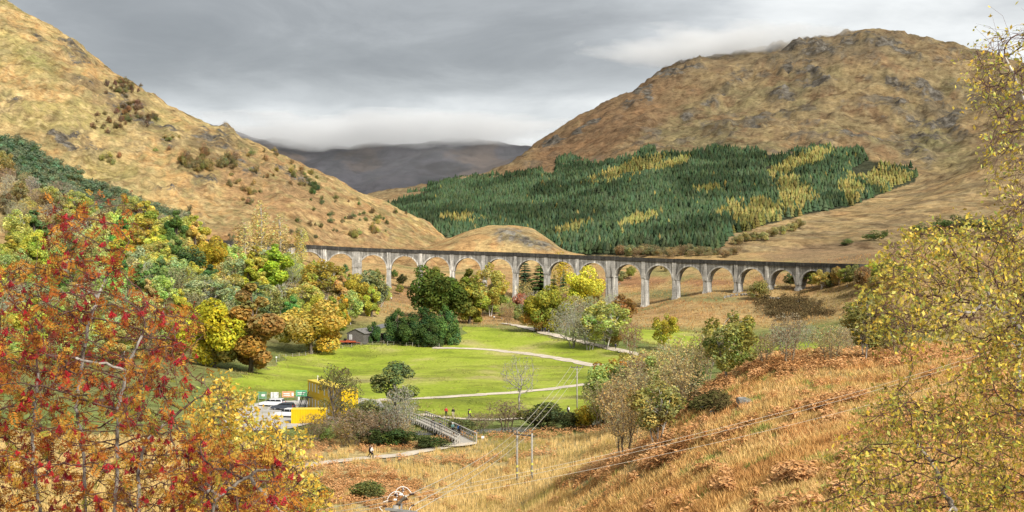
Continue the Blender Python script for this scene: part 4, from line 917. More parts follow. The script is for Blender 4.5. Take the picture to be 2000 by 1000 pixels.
WOODS = [([(0,470),(420,478),(620,520),(740,545),(755,610),(690,640),(640,650),(470,650),(330,705),(0,740)], 190, kinds, 'mixed autumn wood', (52, 80), (25, 16), True), ([(0,335),(90,385),(230,425),(360,455),(420,470),(0,470)], 60, kinds3, 'scrub below the pine belt', (28, 50), (24, 15), False),
         ([(985,628),(1010,596),(1110,600),(1240,625),(1262,690),(1190,684),(1120,660),(1060,642)], 34, kinds2, 'row above the far path', (34, 60), (17, 9), False), ([(880,622),(1000,600),(1030,640),(960,632)], 10, kinds2, 'thicket above the meadow', (22, 40), (22, 8), False),
         ([(1185,880),(1170,830),(1240,760),(1300,700),(1400,690),(1470,700),(1350,765),(1330,810),(1235,885)], 26, [k for k in kinds2 if k[0] != 'lichen' and k[0] != 'bush'][:1]+[kinds2[3]], 'birch row along the near slope', (80, 118), (24, 24), False),
         ([(1480,700),(1600,690),(1760,690),(1760,660),(1600,668),(1500,680)], 12, kinds2, 'scrub behind the bracken crest', (34, 62), (26, 10), False), ([(570,868),(640,840),(780,845),(800,862),(790,872),(700,876)], 12, kinds2[1:3], 'riverside thicket', (28, 50), (26, 8), False)]
for poly, n, kd, grp, (h0, h1), md, skip in WOODS:
    pk = np.array([k[4] for k in kd]); pk = pk/pk.sum()
    for u, v in scatter(poly, n, md, r_):
        if skip and any(abs(u-a[1]) < a[4]*0.30 and a[3]-16 < v < a[3]+26 for a in T1 if a[1] < 690): continue
        if 1205 < u < 1375 and v < 745: continue
        ki = r_.choice(len(kd), p=pk); kk, colr, nm, lb, _ = kd[ki]
        c = tuple(x*f*1.14 for x, f in zip(colr, (r_.uniform(.8, 1.15), r_.uniform(.92, 1.15), r_.uniform(.7, 1.3))))
        hp = r_.uniform(h0, h1)*(0.6 if kk == 'bush' else 1)
        if skip and u > 400: hp = min(hp, max(18, v-np.interp(u, [430,560,620,700,760], [474,492,516,540,562])))
        if 1185 < u < 1480 and v < 750: hp = min(hp, 62)
        lab = f'{lb} standing {near_mark(u, v-hp/2)}'
        tree_px(f'{kk}{r_.integers(3)}', u, v-hp, v, hp*r_.uniform(0.62, 0.95)*(1.6 if kk == 'bush' else 1), c, nm, lab, cat='bush' if kk == 'bush' else 'tree', group=lab, on='gl' if u < 760 else 'g')
# trees at the right end of the viaduct, behind the arches and along the plantation foot
for grp, pts in (('trees at the right end of the viaduct', [(1704,548,36,YGR),(1722,560,44,OLIVE),(1745,575,52,(0.3,0.22,0.06)),(1765,560,46,YGR),(1735,540,34,OLIVE),(1712,580,40,(0.2,0.16,0.05)),(1700,620,50,OLIVE),(1730,640,60,BRN)]),
                 ('small trees behind the right arches', [(1588,562,34,OLIVE),(1602,566,38,OCH),(1616,562,30,(0.1,0.11,0.04)),(1542,560,26,(0.09,0.11,0.04)),(1556,562,26,OLIVE),(1640,558,36,OCH),(1655,560,40,OLIVE),(1670,556,38,(0.2,0.2,0.06)),(1685,566,44,BRN)]),
                 ('small trees behind the left arches', [(735,552,26,OLIVE),(785,560,24,(0.12,0.13,0.05)),(850,545,24,OLIVE),(1210,556,30,(0.16,0.15,0.06)),(1232,545,24,OLIVE),(1300,530,20,(0.14,0.12,0.05)),(780,575,20,OLIVE),(770,545,18,GRN)])):
    for i, (u, vb, hp, c) in enumerate(pts):
        cn_ = 'olive' if c == OLIVE else 'yellow' if c in (YGR,) else 'green' if c == GRN else 'brown' if c == BRN else 'ochre' if c == OCH else 'dull'
        on = 'g'
        tree_px(f"{('airy','birch','bush')[i%3]}{i%3}", u, vb-hp, vb, hp*0.85, c, 'birch_tree', f'{cn_} birch among the {grp}', group=grp, on=on)
for i, u in enumerate(range(1215, 1445, 9)):
    v = 503+r_.uniform(-6, 2); p = cast(u, v, 'gr')
    if p is None: continue
    hp = r_.uniform(12, 24); plant(f'bare{i%3}' if i % 2 else f'bush{i%3}', p, hp*p[1]/F, hp*1.5*p[1]/F, (0.20*r_.uniform(.8,1.2), 0.165, 0.075), 'willow_bush', 'dull olive willow scrub along the foot of the plantation', 'bush', 'willow scrub along the plantation foot')
for i, (u, v) in enumerate([(1440,478),(1455,472),(1470,470),(1490,470),(1510,462),(1525,458),(1545,452),(1560,446)]):
    p = cast(u, v, 'r'); hp = 18; plant(f'bush{i%3}', p, hp*p[1]/F, hp*1.5*p[1]/F, (0.22, 0.19, 0.07), 'willow_bush', 'olive bush in front of the tall larch stand', 'bush', 'bushes in front of the larch stand')
# pine belt and single shrubs on the left hillside
for u, v in scatter([(0,278),(60,300),(120,340),(220,382),(300,412),(372,440),(362,462),(250,442),(120,402),(0,345)], 190, (11, 7), r_):
    hp = r_.uniform(18, 31); tree_px(f'pine{r_.integers(2)}', u, v-hp, v, hp*0.9, (0.10*r_.uniform(.8,1.2), 0.135, 0.07), 'pine_tree', 'grey green young pine in the belt across the left hillside', group='pines of the belt on the left hillside', on='lg')
SH = [((150,100),(260,175),'brown scrub bush along the upper crag of the left hill',34,(0.15,0.115,0.05),(6,13)), ((110,170),(300,250),'brown birch scrub around the big crag of the left hill',60,(0.14,0.105,0.05),(7,15)),
      ((360,300),(450,350),'olive birch scrub below the middle crag of the left hill',54,(0.165,0.14,0.055),(10,22)), ((450,300),(620,400),'olive shrub on the middle of the left hill',46,(0.18,0.15,0.06),(7,15)),
      ((360,385),(760,475),'small green shrub on the lower left hill',52,(0.12,0.13,0.05),(6,13)), ((590,362),(640,392),'dark green juniper in the patch near the hill crest',12,(0.06,0.10,0.035),(9,14)), ((180,260),(360,330),'straw olive shrub in the middle of the golden slope',14,(0.20,0.17,0.06),(8,15)),
      ((690,430),(760,480),'yellow olive birch scrub above the viaduct parapet',12,(0.24,0.21,0.06),(10,18))]
for (a, b), (c, d_), lb, n, colr, (h0, h1) in SH:
    cs_ = [(r_.uniform(a, c), r_.uniform(b, d_)) for _ in range(max(3, n//6))]
    for k_ in range(n):
        u, v = cs_[r_.integers(len(cs_))]; u += r_.normal(0, (c-a)*.09); v += r_.normal(0, (d_-b)*.08); p = cast(u, v, 'l')
        if p is None: continue
        hp = r_.uniform(h0, h1); s = p[1]/F; plant(f'scrub{r_.integers(2)}', p, hp*s, hp*s*r_.uniform(0.8, 1.3), tuple(x*r_.uniform(.8, 1.25) for x in colr), 'birch_bush', lb, 'bush', lb.split(' on ')[0]+' group')
tree_px('skeleton1', 440, 236, 254, 12, (0.2,0.15,0.1), 'birch_tree', 'tiny bare tree on the skyline of the left hill', on='l')
# ------------------------------------------------------------------ plantation
def far_conifer(seed, layers=3, k=5, H=10.0, Wd=6.6, larch=False):
    r = np.random.default_rng(seed); V = []; f = []
    for i in range(layers):
        t = i/layers; z0 = H*(0.03+0.80*t); z1 = min(H, z0+H*(0.52 if i < layers-1 else 0.42)); ra = Wd/2*(1-t)**(0.8 if not larch else 0.65)+0.1; o = len(V); an = r.uniform(0, 6.28)
        V.append((r.normal(0, .05), r.normal(0, .05), z1))
        for j in range(k*2):
            q = an+j/(k*2)*2*math.pi; rr = ra*(r.uniform(0.85, 1.15) if j % 2 else r.uniform(0.45, 0.65)); V.append((math.cos(q)*rr, math.sin(q)*rr, z0+(0.0 if j % 2 else 0.35)+r.normal(0, 0.35)))
        f += [(o, o+1+j, o+1+(j+1) % (2*k)) for j in range(2*k)]
    return np.array(V), np.array(f)
CON = [far_conifer(300+i) for i in range(4)]; LAR = [far_conifer(310+i, 3, 5, 10, 6.2, True) for i in range(3)]
gx, gy = np.meshgrid(np.arange(-330, 620, 3.7), np.arange(860, 2200, 4.3)); r2 = np.random.default_rng(5)
fx = (gx+0.35*gy % 5 + r2.normal(0, 1.1, gx.shape)).ravel(); fy = (gy+r2.normal(0, 1.3, gx.shape)).ravel()
fz = right_mt.height(fx, fy); fu = CU+F*fx/fy; fv = HV-F*(fz-ZC)/fy
wv_ = (fbm(fx/30, fy/45, 95, 5)-0.5)*70
ok = (fu > 752) & (fu < 1792) & (fv+wv_*0.5 > forest_edge_top(fu)+6) & (fv+wv_*0.3 < forest_edge_bot(fu)) & (fx/fy > -0.16)
kn_ = blob(fu, fv, 1690, 330, 32, 14, -25, 0.2, 0.3) > 0.5; ok &= ~kn_
ok &= ~((fbm(fx/26, fy/26, 96, 3) > 0.69))
fx, fy, fz, fu, fv = (a[ok] for a in (fx, fy, fz, fu, fv))
lar = np.zeros(len(fx))
for u, v, ru, rv, rot in ((1240,332,75,12,-20),(1555,326,62,14,-22),(1478,430,56,32,-12),(1552,388,36,32,-20),(1725,345,62,26,10),(1665,378,22,22,0),(1385,376,30,10,-10),(1410,428,36,9,-25),(900,434,36,8,0),(1190,345,40,7,-20),(1320,325,40,7,-20),(1250,440,46,8,-18),(1130,452,40,7,-15),):
    lar = np.maximum(lar, blob(fu, fv, u, v, ru, rv, rot, 0.45, 0.8, 9))
is_l = (lar*0.95 > r2.random(len(fx))*0.75+0.12) | (r2.random(len(fx)) < 0.008)
fh = np.where(is_l, 7.8, 8.0)*r2.uniform(0.7, 1.3, len(fx))*(0.6+0.8*fbm(fx/22, fy/22, 97))
order = np.argsort(fy)
single = {True: 0, False: 0}; rest = {True: [], False: []}
for i in order:
    b = bool(is_l[i]); lim = 110 if b else 300
    (rest[b].append(i) if single[b] >= lim else rest[b]); single[b] += 1
ind = [i for b in (True, False) for i in order if bool(is_l[i]) == b][:0]
sel = {b: [i for i in order if bool(is_l[i]) == b][:(110 if b else 300)] for b in (True, False)}
sprm = [mesh_np('plantation_spruce', v, [f], NEEDLE, np.ones((len(v), 3)), True) for v, f in CON]; larm = [mesh_np('plantation_larch', v, [f], NEEDLE, np.ones((len(v), 3)), True) for v, f in LAR]
SPC, LAC = np.array((0.051, 0.075, 0.037)), np.array((0.20, 0.185, 0.06))
CLM = 0.62+0.76*sstep(0.3, 0.7, fbm(fx/38, fy/50, 98, 4))
def ftint(i, b): return (LAC if b else SPC)*CLM[i]*r2.uniform(0.82, 1.2)*np.array([r2.uniform(.85, 1.2), 1, r2.uniform(.85, 1.15)])
for b in (False, True):
    for i in sel[b]:
        o = link('spruce_tree' if not b else 'larch_tree', (larm if b else sprm)[r2.integers(3)], None, (fx[i], fy[i], fz[i]-0.2), ftint(i, b)); s = fh[i]/10
        o.scale = (s*r2.uniform(.9, 1.15),)*2+(s,); o.rotation_euler = (0, 0, r2.uniform(0, 6.28))
        tag(o, 'golden larch in the front ranks of the plantation' if b else 'dark green spruce in the front ranks of the plantation', 'tree', 'larches in the front of the plantation' if b else 'spruces in the front of the plantation')
    Vs = []; Fs = []; Ts = []; n0 = 0; src = LAR if b else CON
    sets = [[] for _ in src]
    for i in rest[b]: sets[r2.integers(len(src))].append(i)
    for (v, f), ids in zip(src, sets):
        ids = np.array(ids); m = len(ids); an = r2.uniform(0, 6.28, m); c, s_ = np.cos(an), np.sin(an); sc = (fh[ids]/10)[:, None]; wd_ = sc*r2.uniform(.9, 1.15, (m, 1))
        xx = (v[None, :, 0]*c[:, None]-v[None, :, 1]*s_[:, None])*wd_+fx[ids][:, None]; yy = (v[None, :, 0]*s_[:, None]+v[None, :, 1]*c[:, None])*wd_+fy[ids][:, None]; z_ = v[None, :, 2]*sc+fz[ids][:, None]-0.2
        Vs.append(np.stack([xx, yy, z_], -1).reshape(-1, 3)); Fs.append((f[None]+(np.arange(m)*len(v))[:, None, None]).reshape(-1, 3)+n0); n0 += m*len(v)
        tt = np.array([ftint(i_, b) for i_ in ids]); Ts.append(np.repeat(tt, len(v), 0))
    o = link('larch_stands' if b else 'spruce_forest', mesh_np('plantation', np.concatenate(Vs), [np.concatenate(Fs)], NEEDLE, np.concatenate(Ts), True), color=(1, 1, 1))
    tag(o, 'golden larch stands spread through the plantation' if b else 'dense dark green spruce plantation covering the lower mountain', 'forest', kind='stuff')
print('plantation', len(fx), 'larch', int(is_l.sum()))
# ------------------------------------------------------------------ built things
WOOD_M = plain('weathered_timber', (0.42, 0.39, 0.34), 0.85, var=0.2, scale=6); WOOD_D = plain('dark_timber', (0.13, 0.115, 0.10), 0.85, var=0.2, scale=5); POLE_M = plain('pole_timber', (0.36, 0.33, 0.28), 0.85, var=0.2, scale=5)
STEEL_D = plain('black_steel', (0.03, 0.03, 0.032), 0.5, 0.6); STEEL_G = plain('galvanised_steel', (0.45, 0.46, 0.47), 0.45, 0.8); PORC = plain('brown_porcelain', (0.06, 0.022, 0.016), 0.25, spec=0.6); WHITE_M = plain('white_paint', (0.78, 0.78, 0.76), 0.5, var=0.05)
GLASS_M = plain('dark_window_glass', (0.015, 0.018, 0.02), 0.08, spec=0.6, var=0.1); RUBBER = plain('rubber', (0.02, 0.02, 0.02), 0.8)
# ---- timber footbridge
A_, B_ = np.array([-6.6, 200.5]), np.array([-16.3, 230.5]); dv = (B_-A_)/np.linalg.norm(B_-A_); nv = np.array([dv[1], -dv[0]]); LB = np.linalg.norm(B_-A_)
zA, zB = gz(*A_)+0.40, gz(*B_)+0.55
br_ = empty('footbridge', (*A_, gz(*A_))); tag(br_, 'pale timber footbridge with post and rail sides over the river', 'bridge'); bi = Matrix.Translation(-br_.location)
def bp(mb, name, m):
    o = link(name, mb.mesh(name, m), br_); o.matrix_parent_inverse = bi; return o
def bpt(s, side, dz):
    p = A_+dv*s+nv*side; return np.array([p[0], p[1], zA+(zB-zA)*s/LB+0.12*math.sin(math.pi*min(max(s/LB, 0), 1))+dz])
HW = 1.25
ns_ = 12
for side in (-HW+0.35, HW-0.35):
    mb = MB()
    for i in range(ns_): mb.bar(bpt(LB*i/ns_, side, -0.62), bpt(LB*(i+1)/ns_, side, -0.62), 0.35, 0.85)
    bp(mb, 'girder', WOOD_D)
npl = 64
pm = None
for i in range(npl):
    s = LB*(i+0.5)/npl; mb = MB().bar(bpt(s, -HW, -0.10), bpt(s, HW, -0.10), LB/npl-0.02, 0.10); bp(mb, 'plank', WOOD_M)
npst = 22
for side in (-HW-0.06, HW+0.06):
    for i in range(npst+1):
        s = LB*i/npst; bp(MB().bar(bpt(s, side, -0.75), bpt(s, side, 1.18), 0.13, 0.13), 'post', WOOD_M)
    for hz, hh in ((1.22, 0.11), (0.62, 0.10), (0.12, 0.10)):
        mb = MB()
        for i in range(ns_): mb.bar(bpt(LB*i/ns_, side*1.045, hz), bpt(LB*(i+1)/ns_, side*1.045, hz), 0.10 if hz < 1 else 0.20, hh)
        bp(mb, 'rail', WOOD_M)
for i in range(0, npst+1, 2):
    s = LB*i/npst; bp(MB().bar(bpt(s, -HW-0.5, -0.30), bpt(s, HW+0.5, -0.30), 0.14, 0.16), 'cross_beam', WOOD_M)
# splayed wing rail at the near end
w0 = bpt(0, -HW-0.06, 0); w1 = w0+np.array([-0.6, -2.6, -0.4])
for k_ in range(3):
    p = w0+(w1-w0)*(k_+0.4)/2.6; bp(MB().bar(p+np.array([0, 0, -.8]), p+np.array([0, 0, 1.0]), 0.13), 'wing_post', WOOD_M)
bp(MB().bar(w0+np.array([0, 0, 1.05]), w1+np.array([0, 0, 1.05]), 0.18, 0.10), 'wing_rail', WOOD_M); bp(MB().bar(w0+np.array([0, 0, .5]), w1+np.array([0, 0, .5]), 0.08, 0.12), 'wing_rail', WOOD_M)
for p in (A_-dv*0.3, B_+dv*0.3): bp(MB().box((p[0], p[1], gz(*p)-0.75), (3.3, 1.2, 1.5), rz=math.atan2(dv[1], dv[0])-math.pi/2), 'abutment', CONC_PIER)
# ramp of gravel joining path and deck
ribbon('path', None, 3.2, GRIT_M, 0.3, 'gravel apron at the near end of the footbridge', 'path', 0.8, world=[A_+np.array([-4.0,-2.2]), A_-dv*1.6+np.array([-.6, 0]), A_+dv*0.4])
# river under the bridge
rv = MB(); mid = (A_+B_)/2
def water_mat():
    m, t, b = mat('dark_river_water'); b.inputs['Base Color'].default_value = (0.02, 0.022, 0.016, 1); b.inputs['Roughness'].default_value = 0.12; b.inputs['Specular IOR Level'].default_value = 0.5
    bump(t, b, noise_fac(t, geo_pos(t), 2.0, 4), 0.05, 0.4); return m
ribbon('river', None, 6.5, water_mat(), 0.10, 'narrow dark river passing under the footbridge', 'river', 1.0, world=[mid+np.array([-40, -9]), mid+np.array([-18, -3]), mid, mid+np.array([14, 4]), mid+np.array([34, 3]), mid+np.array([52, 8])])

# ---- yellow cabins
def yellow(name, c):
    m, t, b = mat(name); v = nd(t, 'ShaderNodeTexCoord').outputs['Object']
    f = noise_fac(t, v, 0.8, 5); wv = nd(t, 'ShaderNodeTexWave', wave_type='BANDS', bands_direction='X'); wv.inputs['Scale'].default_value = 1.1; t.links.new(v, wv.inputs[0])
    t.links.new(ramp(t, f, [(0.3, tuple(x*0.86 for x in c)), (0.7, c)]), b.inputs['Base Color']); b.inputs['Roughness'].default_value = 0.5; bump(t, b, wv.outputs['Fac'], 0.05, 0.7); return m
YEL_M = yellow('yellow_steel', (0.72, 0.46, 0.008)); YEL_T = plain('yellow_roof', (0.74, 0.56, 0.06), 0.5, var=0.06)
c0 = W(601, 800, 257)[:2]; ex = np.array([0.40, -0.917]); ey = np.array([0.917, 0.40]); Lc, Wc, Hc = 23.0, 3.1, 5.72
zb = gz(*(c0+ex*8))-0.1
cab = empty('cabin_block', (*c0, zb), math.atan2(ex[1], ex[0])); tag(cab, 'long two storey yellow cabin block with narrow windows and outside stairs', 'building')
for lev in range(2):
    MB().box((Lc/2, Wc/2, 1.43+lev*2.92), (Lc, Wc, 2.86)).build('storey', YEL_M, cab)
rf = MB().box((Lc/2, Wc/2, Hc+0.02), (Lc+0.16, Wc+0.16, 0.16)).build('roof', YEL_T, cab)
for lev in range(2):
    for x in (1.5, 3.6, 5.7, 7.8, 12, 15, 18):
        wnd = MB().box((x, -0.03, 1.7+lev*2.92), (0.62, 0.07, 1.5)).build('window', WHITE_M, cab); MB().box((x, -0.075, 1.7+lev*2.92), (0.46, 0.03, 1.3)).build('pane', plain('milky_glass', (0.62, 0.62, 0.5), 0.2) if x == 1.5 and lev == 0 else bpy.data.materials['milky_glass'], wnd)
st = MB().box((5.0, -1.3, 2.9), (3.2, 1.2, 0.08)).build('landing', STEEL_D, cab)
for x in (3.4, 4.4, 5.4, 6.6): MB().bar((x, -1.88, 2.94), (x, -1.88, 3.95), 0.06).build('baluster', STEEL_D, st)
MB().bar((3.4, -1.88, 3.95), (6.6, -1.88, 3.95), 0.07).build('handrail', STEEL_D, st)
fl = MB()
for i in range(12): fl.box((3.3-i*0.27, -1.3, 2.75-i*0.235), (0.28, 1.1, 0.05))
stt = fl.build('stair', STEEL_D, cab)
for y in (-1.86, -0.74):
    MB().bar((3.4, y, 2.85), (0.2, y, 0.05), 0.07, 0.22).build('stringer', STEEL_D, stt); MB().bar((3.4, y, 3.85), (0.2, y, 1.05), 0.06).build('handrail', STEEL_D, stt)
    for i in range(5): MB().bar((3.4-i*0.8, y, 2.85-i*0.7), (3.4-i*0.8, y, 3.85-i*0.7), 0.05).build('baluster', STEEL_D, stt)
mast = MB(); mast.bar((2.8, 1.2, Hc), (2.8, 1.2, Hc+0.9), 0.08).box((2.8, 1.2, Hc+0.95), (0.45, 0.2, 0.14)); mast.build('vent_pipe', WHITE_M, cab)
p = W(604, 822, 233); zc_ = gz(p[0], p[1])
ctn = empty('shipping_container', (p[0], p[1], zc_), 0.04); tag(ctn, 'single bright yellow steel container in front of the cabin block', 'container')
MB().box((0, 0, 1.3), (5.9, 2.4, 2.5)).build('body', YEL_M, ctn)
for x in (-2.9, 2.9):
    for y in (-1.17, 1.17): MB().box((x, y, 1.3), (0.2, 0.2, 2.62)).build('corner_post', YEL_M, ctn)
MB().box((0, 0, 2.60), (6.0, 2.5, 0.10)).build('roof', YEL_T, ctn)
for y in (-1.21, 1.21): MB().box((0, y, 0.12), (5.7, 0.14, 0.24)).build('bottom_rail', YEL_M, ctn)
dr = MB().box((2.96, 0, 1.3), (0.05, 2.1, 2.2)).build('door', YEL_M, ctn)
for y in (-0.6, -0.2, 0.2, 0.6): MB().bar((3.02, y, 0.3), (3.02, y, 2.4), 0.05).build('lock_rod', STEEL_G, dr)
# ---- fence with banners
def fence_px(name, px, n, hpost, label, mats, rails=2, group=None, rail_w=0.05):
    P = [cast(u, v, 'g') for u, v in px]; P = np.array(P); s = np.r_[0, np.cumsum(np.linalg.norm(np.diff(P, axis=0), axis=1))]; t = np.linspace(0, s[-1], n); Q = np.stack([np.interp(t, s, P[:, k]) for k in range(3)], 1)
    for q in Q: q[2] = gz(q[0], q[1], 'g')
    e_ = empty(name, Q[0]); tag(e_, label, 'fence', group); iv = Matrix.Translation(-e_.location)
    for q in Q:
        o = link('post', MB().bar(q+np.array([0, 0, -.3]), q+np.array([0, 0, hpost]), 0.11).mesh('post', mats), e_); o.matrix_parent_inverse = iv
    for k in range(rails):
        mb = MB(); h = hpost*(k+1)/rails-0.08
        for a, b in zip(Q[:-1], Q[1:]): mb.bar(a+np.array([0, 0, h]), b+np.array([0, 0, h]), rail_w)
        o = link('rail', mb.mesh('rail', mats), e_); o.matrix_parent_inverse = iv
    return e_, Q
_, fq = fence_px('fence', [(505,786),(560,783),(612,781)], 8, 1.7, 'wire site fence carrying the banners beside the car park', STEEL_G)
def banner(u0, u1, vt, vb, col, name, label, marks):
    a, b = W(u0, vb, fq[3][1]-0.2), W(u1, vb, fq[4][1]-0.2); h = (vb-vt)*a[1]/F; w = b[0]-a[0]; base = np.array([(a[0]+b[0])/2, a[1]-0.1, a[2]])
    e_ = empty(name, base); tag(e_, label, 'banner'); n = 8; V = []; f = []
    for i in range(n+1):
        for z in (0, h):
            for y in (0, 0.02): V.append((w*(i/n-.5), y+0.05*math.sin(i*1.3), z))
    for i in range(n):
        o = i*4; f += [(o, o+4, o+6, o+2), (o+1, o+3, o+7, o+5), (o+2, o+6, o+7, o+3), (o, o+1, o+5, o+4)]
    MB().add(V, f).build('cloth', plain(name+'_cloth', col, 0.6, var=0.06), e_)
    for x, z, ww, hh in marks: MB().box((x*w, -0.07, z*h), (ww*w, 0.02, hh*h)).build('print', WHITE_M, e_)
banner(551,577,764,776,(0.56,0.30,0.15),'orange_banner','orange banner with pale print on the car park fence',[(-0.12,0.62,0.5,0.12),(-0.1,0.35,0.55,0.12),(0.38,0.5,0.16,0.5)])
banner(578,602,762,774,(0.10,0.36,0.18),'green_banner','green banner with pale print on the car park fence',[(0,0.62,0.7,0.10),(-0.05,0.36,0.6,0.10)])
banner(529,547,766,784,(0.7,0.7,0.68),'white_banner','plain white panel on the car park fence left of the banners',[]); banner(504,524,765,779,(0.14,0.30,0.15),'green_banner','small green panel at the left end of the car park fence',[(0.1,0.5,0.4,0.3)])
banner(582,588,775,782,(0.75,0.75,0.72),'notice_board','small white notice below the green banner',[])
# ---- parked cars
def car(u, v, yaw, paint, name, label, Lr=4.5, Hh=1.72, Wd=1.85, est=0.0):
    p = cast(u, v, 'g'); e_ = empty(name, (p[0], p[1], p[2]+0.2), yaw); tag(e_, label, 'car', 'cars in the car park')
    h2 = Lr/2
    low = [(-h2,0.38),(-h2,0.75),(-h2+0.08,0.98),(h2-1.25,1.02),(h2-0.25,0.86),(h2,0.66),(h2,0.38)]
    mb = MB(); n = len(low); V = []
    for y, k in ((-Wd/2,0.93),(-Wd/2+0.10,1.0),(Wd/2-0.10,1.0),(Wd/2,0.93)): V += [(x*(0.985 if k < 1 else 1), y, 0.38+(z-0.38)*k) for x, z in low]
    f = [tuple(range(n)), tuple(range(4*n-1, 3*n-1, -1))]
    for r in range(3): f += [(r*n+i, (r+1)*n+i, (r+1)*n+(i+1) % n, r*n+(i+1) % n) for i in range(n)]
    MB().add(V, f).build('body', paint, e_)
    cabp = [(-h2+0.10,0.97),(-h2+0.32,Hh-0.06),(-h2+0.7,Hh),(h2-2.15,Hh-0.03),(h2-1.30,1.0)]; n = len(cabp); V = []
    for y, k in ((-Wd/2+0.08,0.0),(-Wd/2+0.24,1.0),(Wd/2-0.24,1.0),(Wd/2-0.08,0.0)): V += [(x, y if z < 1.1 else math.copysign(Wd/2-0.24, y), z if k else (0.99 if z < 1.1 else Hh-0.14)) for x, z in cabp]
    f = [tuple(range(n)), tuple(range(4*n-1, 3*n-1, -1))]
    for r in range(3): f += [(r*n+i, (r+1)*n+i, (r+1)*n+(i+1) % n, r*n+(i+1) % n) for i in range(n)]
    cb = MB().add(V, f).build('cabin', paint, e_)
    for sd in (-1, 1):
        for xa, xb in ((-h2+0.35, -0.95), (-0.88, 0.10), (0.17, h2-1.62)):
            y0, y1 = sd*(Wd/2-0.105), sd*(Wd/2-0.215); za, zb_ = 1.06, Hh-0.19
            V = [(xa-.05, y0, za), (xb+.25*(xb > 0.2), y0, za), (xb-.1*(xb > .2), y1, zb_), (xa+.1*(xa < -1.5), y1, zb_)]; V = V+[(x, y+sd*0.015, z) for x, y, z in V]
            MB().add(V, [(0,1,2,3),(7,6,5,4),(0,4,5,1),(1,5,6,2),(2,6,7,3),(3,7,4,0)]).build('side_window', GLASS_M, cb)
    for xa, za, xb, zb_ in ((h2-1.33, 1.06, h2-2.08, Hh-0.10), (-h2+0.09, 1.06, -h2+0.29, Hh-0.12)):
        sg = 1 if xa > 0 else -1; V = [(xa, -Wd/2+.22, za), (xa, Wd/2-.22, za), (xb, Wd/2-.32, zb_), (xb, -Wd/2+.32, zb_)]; V = V+[(x+sg*.02, y, z+.015) for x, y, z in V]
        MB().add(V, [(0,1,2,3),(7,6,5,4),(0,4,5,1),(1,5,6,2),(2,6,7,3),(3,7,4,0)]).build('windscreen' if sg > 0 else 'rear_window', GLASS_M, cb)
    for x in (-h2+0.85, h2-0.9):
        for sd in (-1, 1):
            M = np.array([[1, 0, 0], [0, 0, 1], [0, -1, 0]]); w = MB().lathe([(0.20,-0.11),(0.33,-0.11),(0.35,-0.05),(0.35,0.05),(0.33,0.11),(0.20,0.11)], (x, sd*(Wd/2-0.12), 0.35), 18, M).build('wheel', RUBBER, e_)
            MB().lathe([(0.02,-0.10),(0.19,-0.10),(0.21,0.0),(0.19,0.10),(0.02,0.10)], (x, sd*(Wd/2-0.10), 0.35), 14, M).build('rim', STEEL_G, w)
    for sd in (-1, 1):
        MB().box((h2-0.10, sd*(Wd/2-0.30), 0.72), (0.24, 0.36, 0.14)).build('headlight', WHITE_M, e_); MB().box((-h2+0.02, sd*(Wd/2-0.2), 0.86), (0.08, 0.16, 0.30)).build('tail_light', RED_M, e_); MB().box((h2-1.75, sd*(Wd/2+0.02), 1.05), (0.14, 0.2, 0.12)).build('mirror', paint, e_)
    MB().box((h2+0.01, 0, 0.46), (0.10, Wd-0.3, 0.16)).build('bumper', RUBBER, e_); MB().box((-h2-0.01, 0, 0.46), (0.10, Wd-0.3, 0.16)).build('bumper', RUBBER, e_)
RED_M = plain('red_lens', (0.45, 0.02, 0.02), 0.3)
CW = plain('white_car_paint', (0.72, 0.73, 0.75), 0.25, var=0.04, spec=0.5); CD = plain('slate_car_paint', (0.05, 0.06, 0.08), 0.25, var=0.08, spec=0.5)
car(560,817,math.pi-0.25,CW,'parked_car','white car parked nearest the yellow container',4.4); car(553,803,math.pi-0.2,CD,'parked_car','slate grey car parked between two white ones',4.4,1.5); car(532,796,math.pi-0.2,CW,'parked_car','white estate car farthest from the yellow container',4.8,1.6)
# ---- poles and wires
def insul(mb, p, d=(0, 0, 1), n=3, r=0.09, s=0.085):
    d = np.asarray(d, float); d /= np.linalg.norm(d); a = np.cross(d, (0.3, 1, 0.2)); a /= np.linalg.norm(a); b = np.cross(d, a); M = np.stack([a, b, d], 1)
    prof = [(0.02, 0)]
    for i in range(n): prof += [(r*0.45, i*s+0.01), (r, i*s+0.02), (r*0.9, i*s+s*0.45), (r*0.45, i*s+s*0.6)]
    mb.lathe(prof+[(0.02, n*s)], p, 10, M); return mb
def pole(u, vb, vt, name, label, arm=None, armv=0.15, single=True, d=None, r=0.14, ang=0.0, lean=0.0, nins=3):
    p = cast(u, vb, 'g') if d is None else W(u, vb, d); h = (vb-vt)*p[1]/F; e_ = empty(name, p, ang); tag(e_, label, 'utility pole')
    MB().tube([(0, 0, -0.8), (lean*h*.5, 0, h*.5), (lean*h, 0, h)], [r, r*.9, r*.75], 10).build('shaft', POLE_M, e_, smooth=True)
    tips = []
    if arm:
        zt = h-armv; MB().box((lean*h, -r, zt), (arm, 0.12, 0.13)).build('crossarm', WOOD_D, e_)
        for i in range(nins):
            x = lean*h+arm*(i/(nins-1)-.5)*0.92; insul(MB(), (x, -r, zt+0.06), n=3).build('insulator', PORC, e_); c, s = math.cos(ang), math.sin(ang); tips.append(np.array([p[0]+x*c+r*s, p[1]+x*s-r*c, p[2]+zt+0.33]))
        for sd in (-1, 1): MB().bar((lean*h, -r, zt-0.55), (lean*h+sd*arm*.3, -r, zt-.05), 0.05).build('brace', STEEL_G, e_)
    return e_, tips, p
_, tipsT, _ = pole(1127, 803, 716, 'utility_pole', 'tall wooden power pole with crossarm standing on the meadow', arm=2.3, ang=0.1)
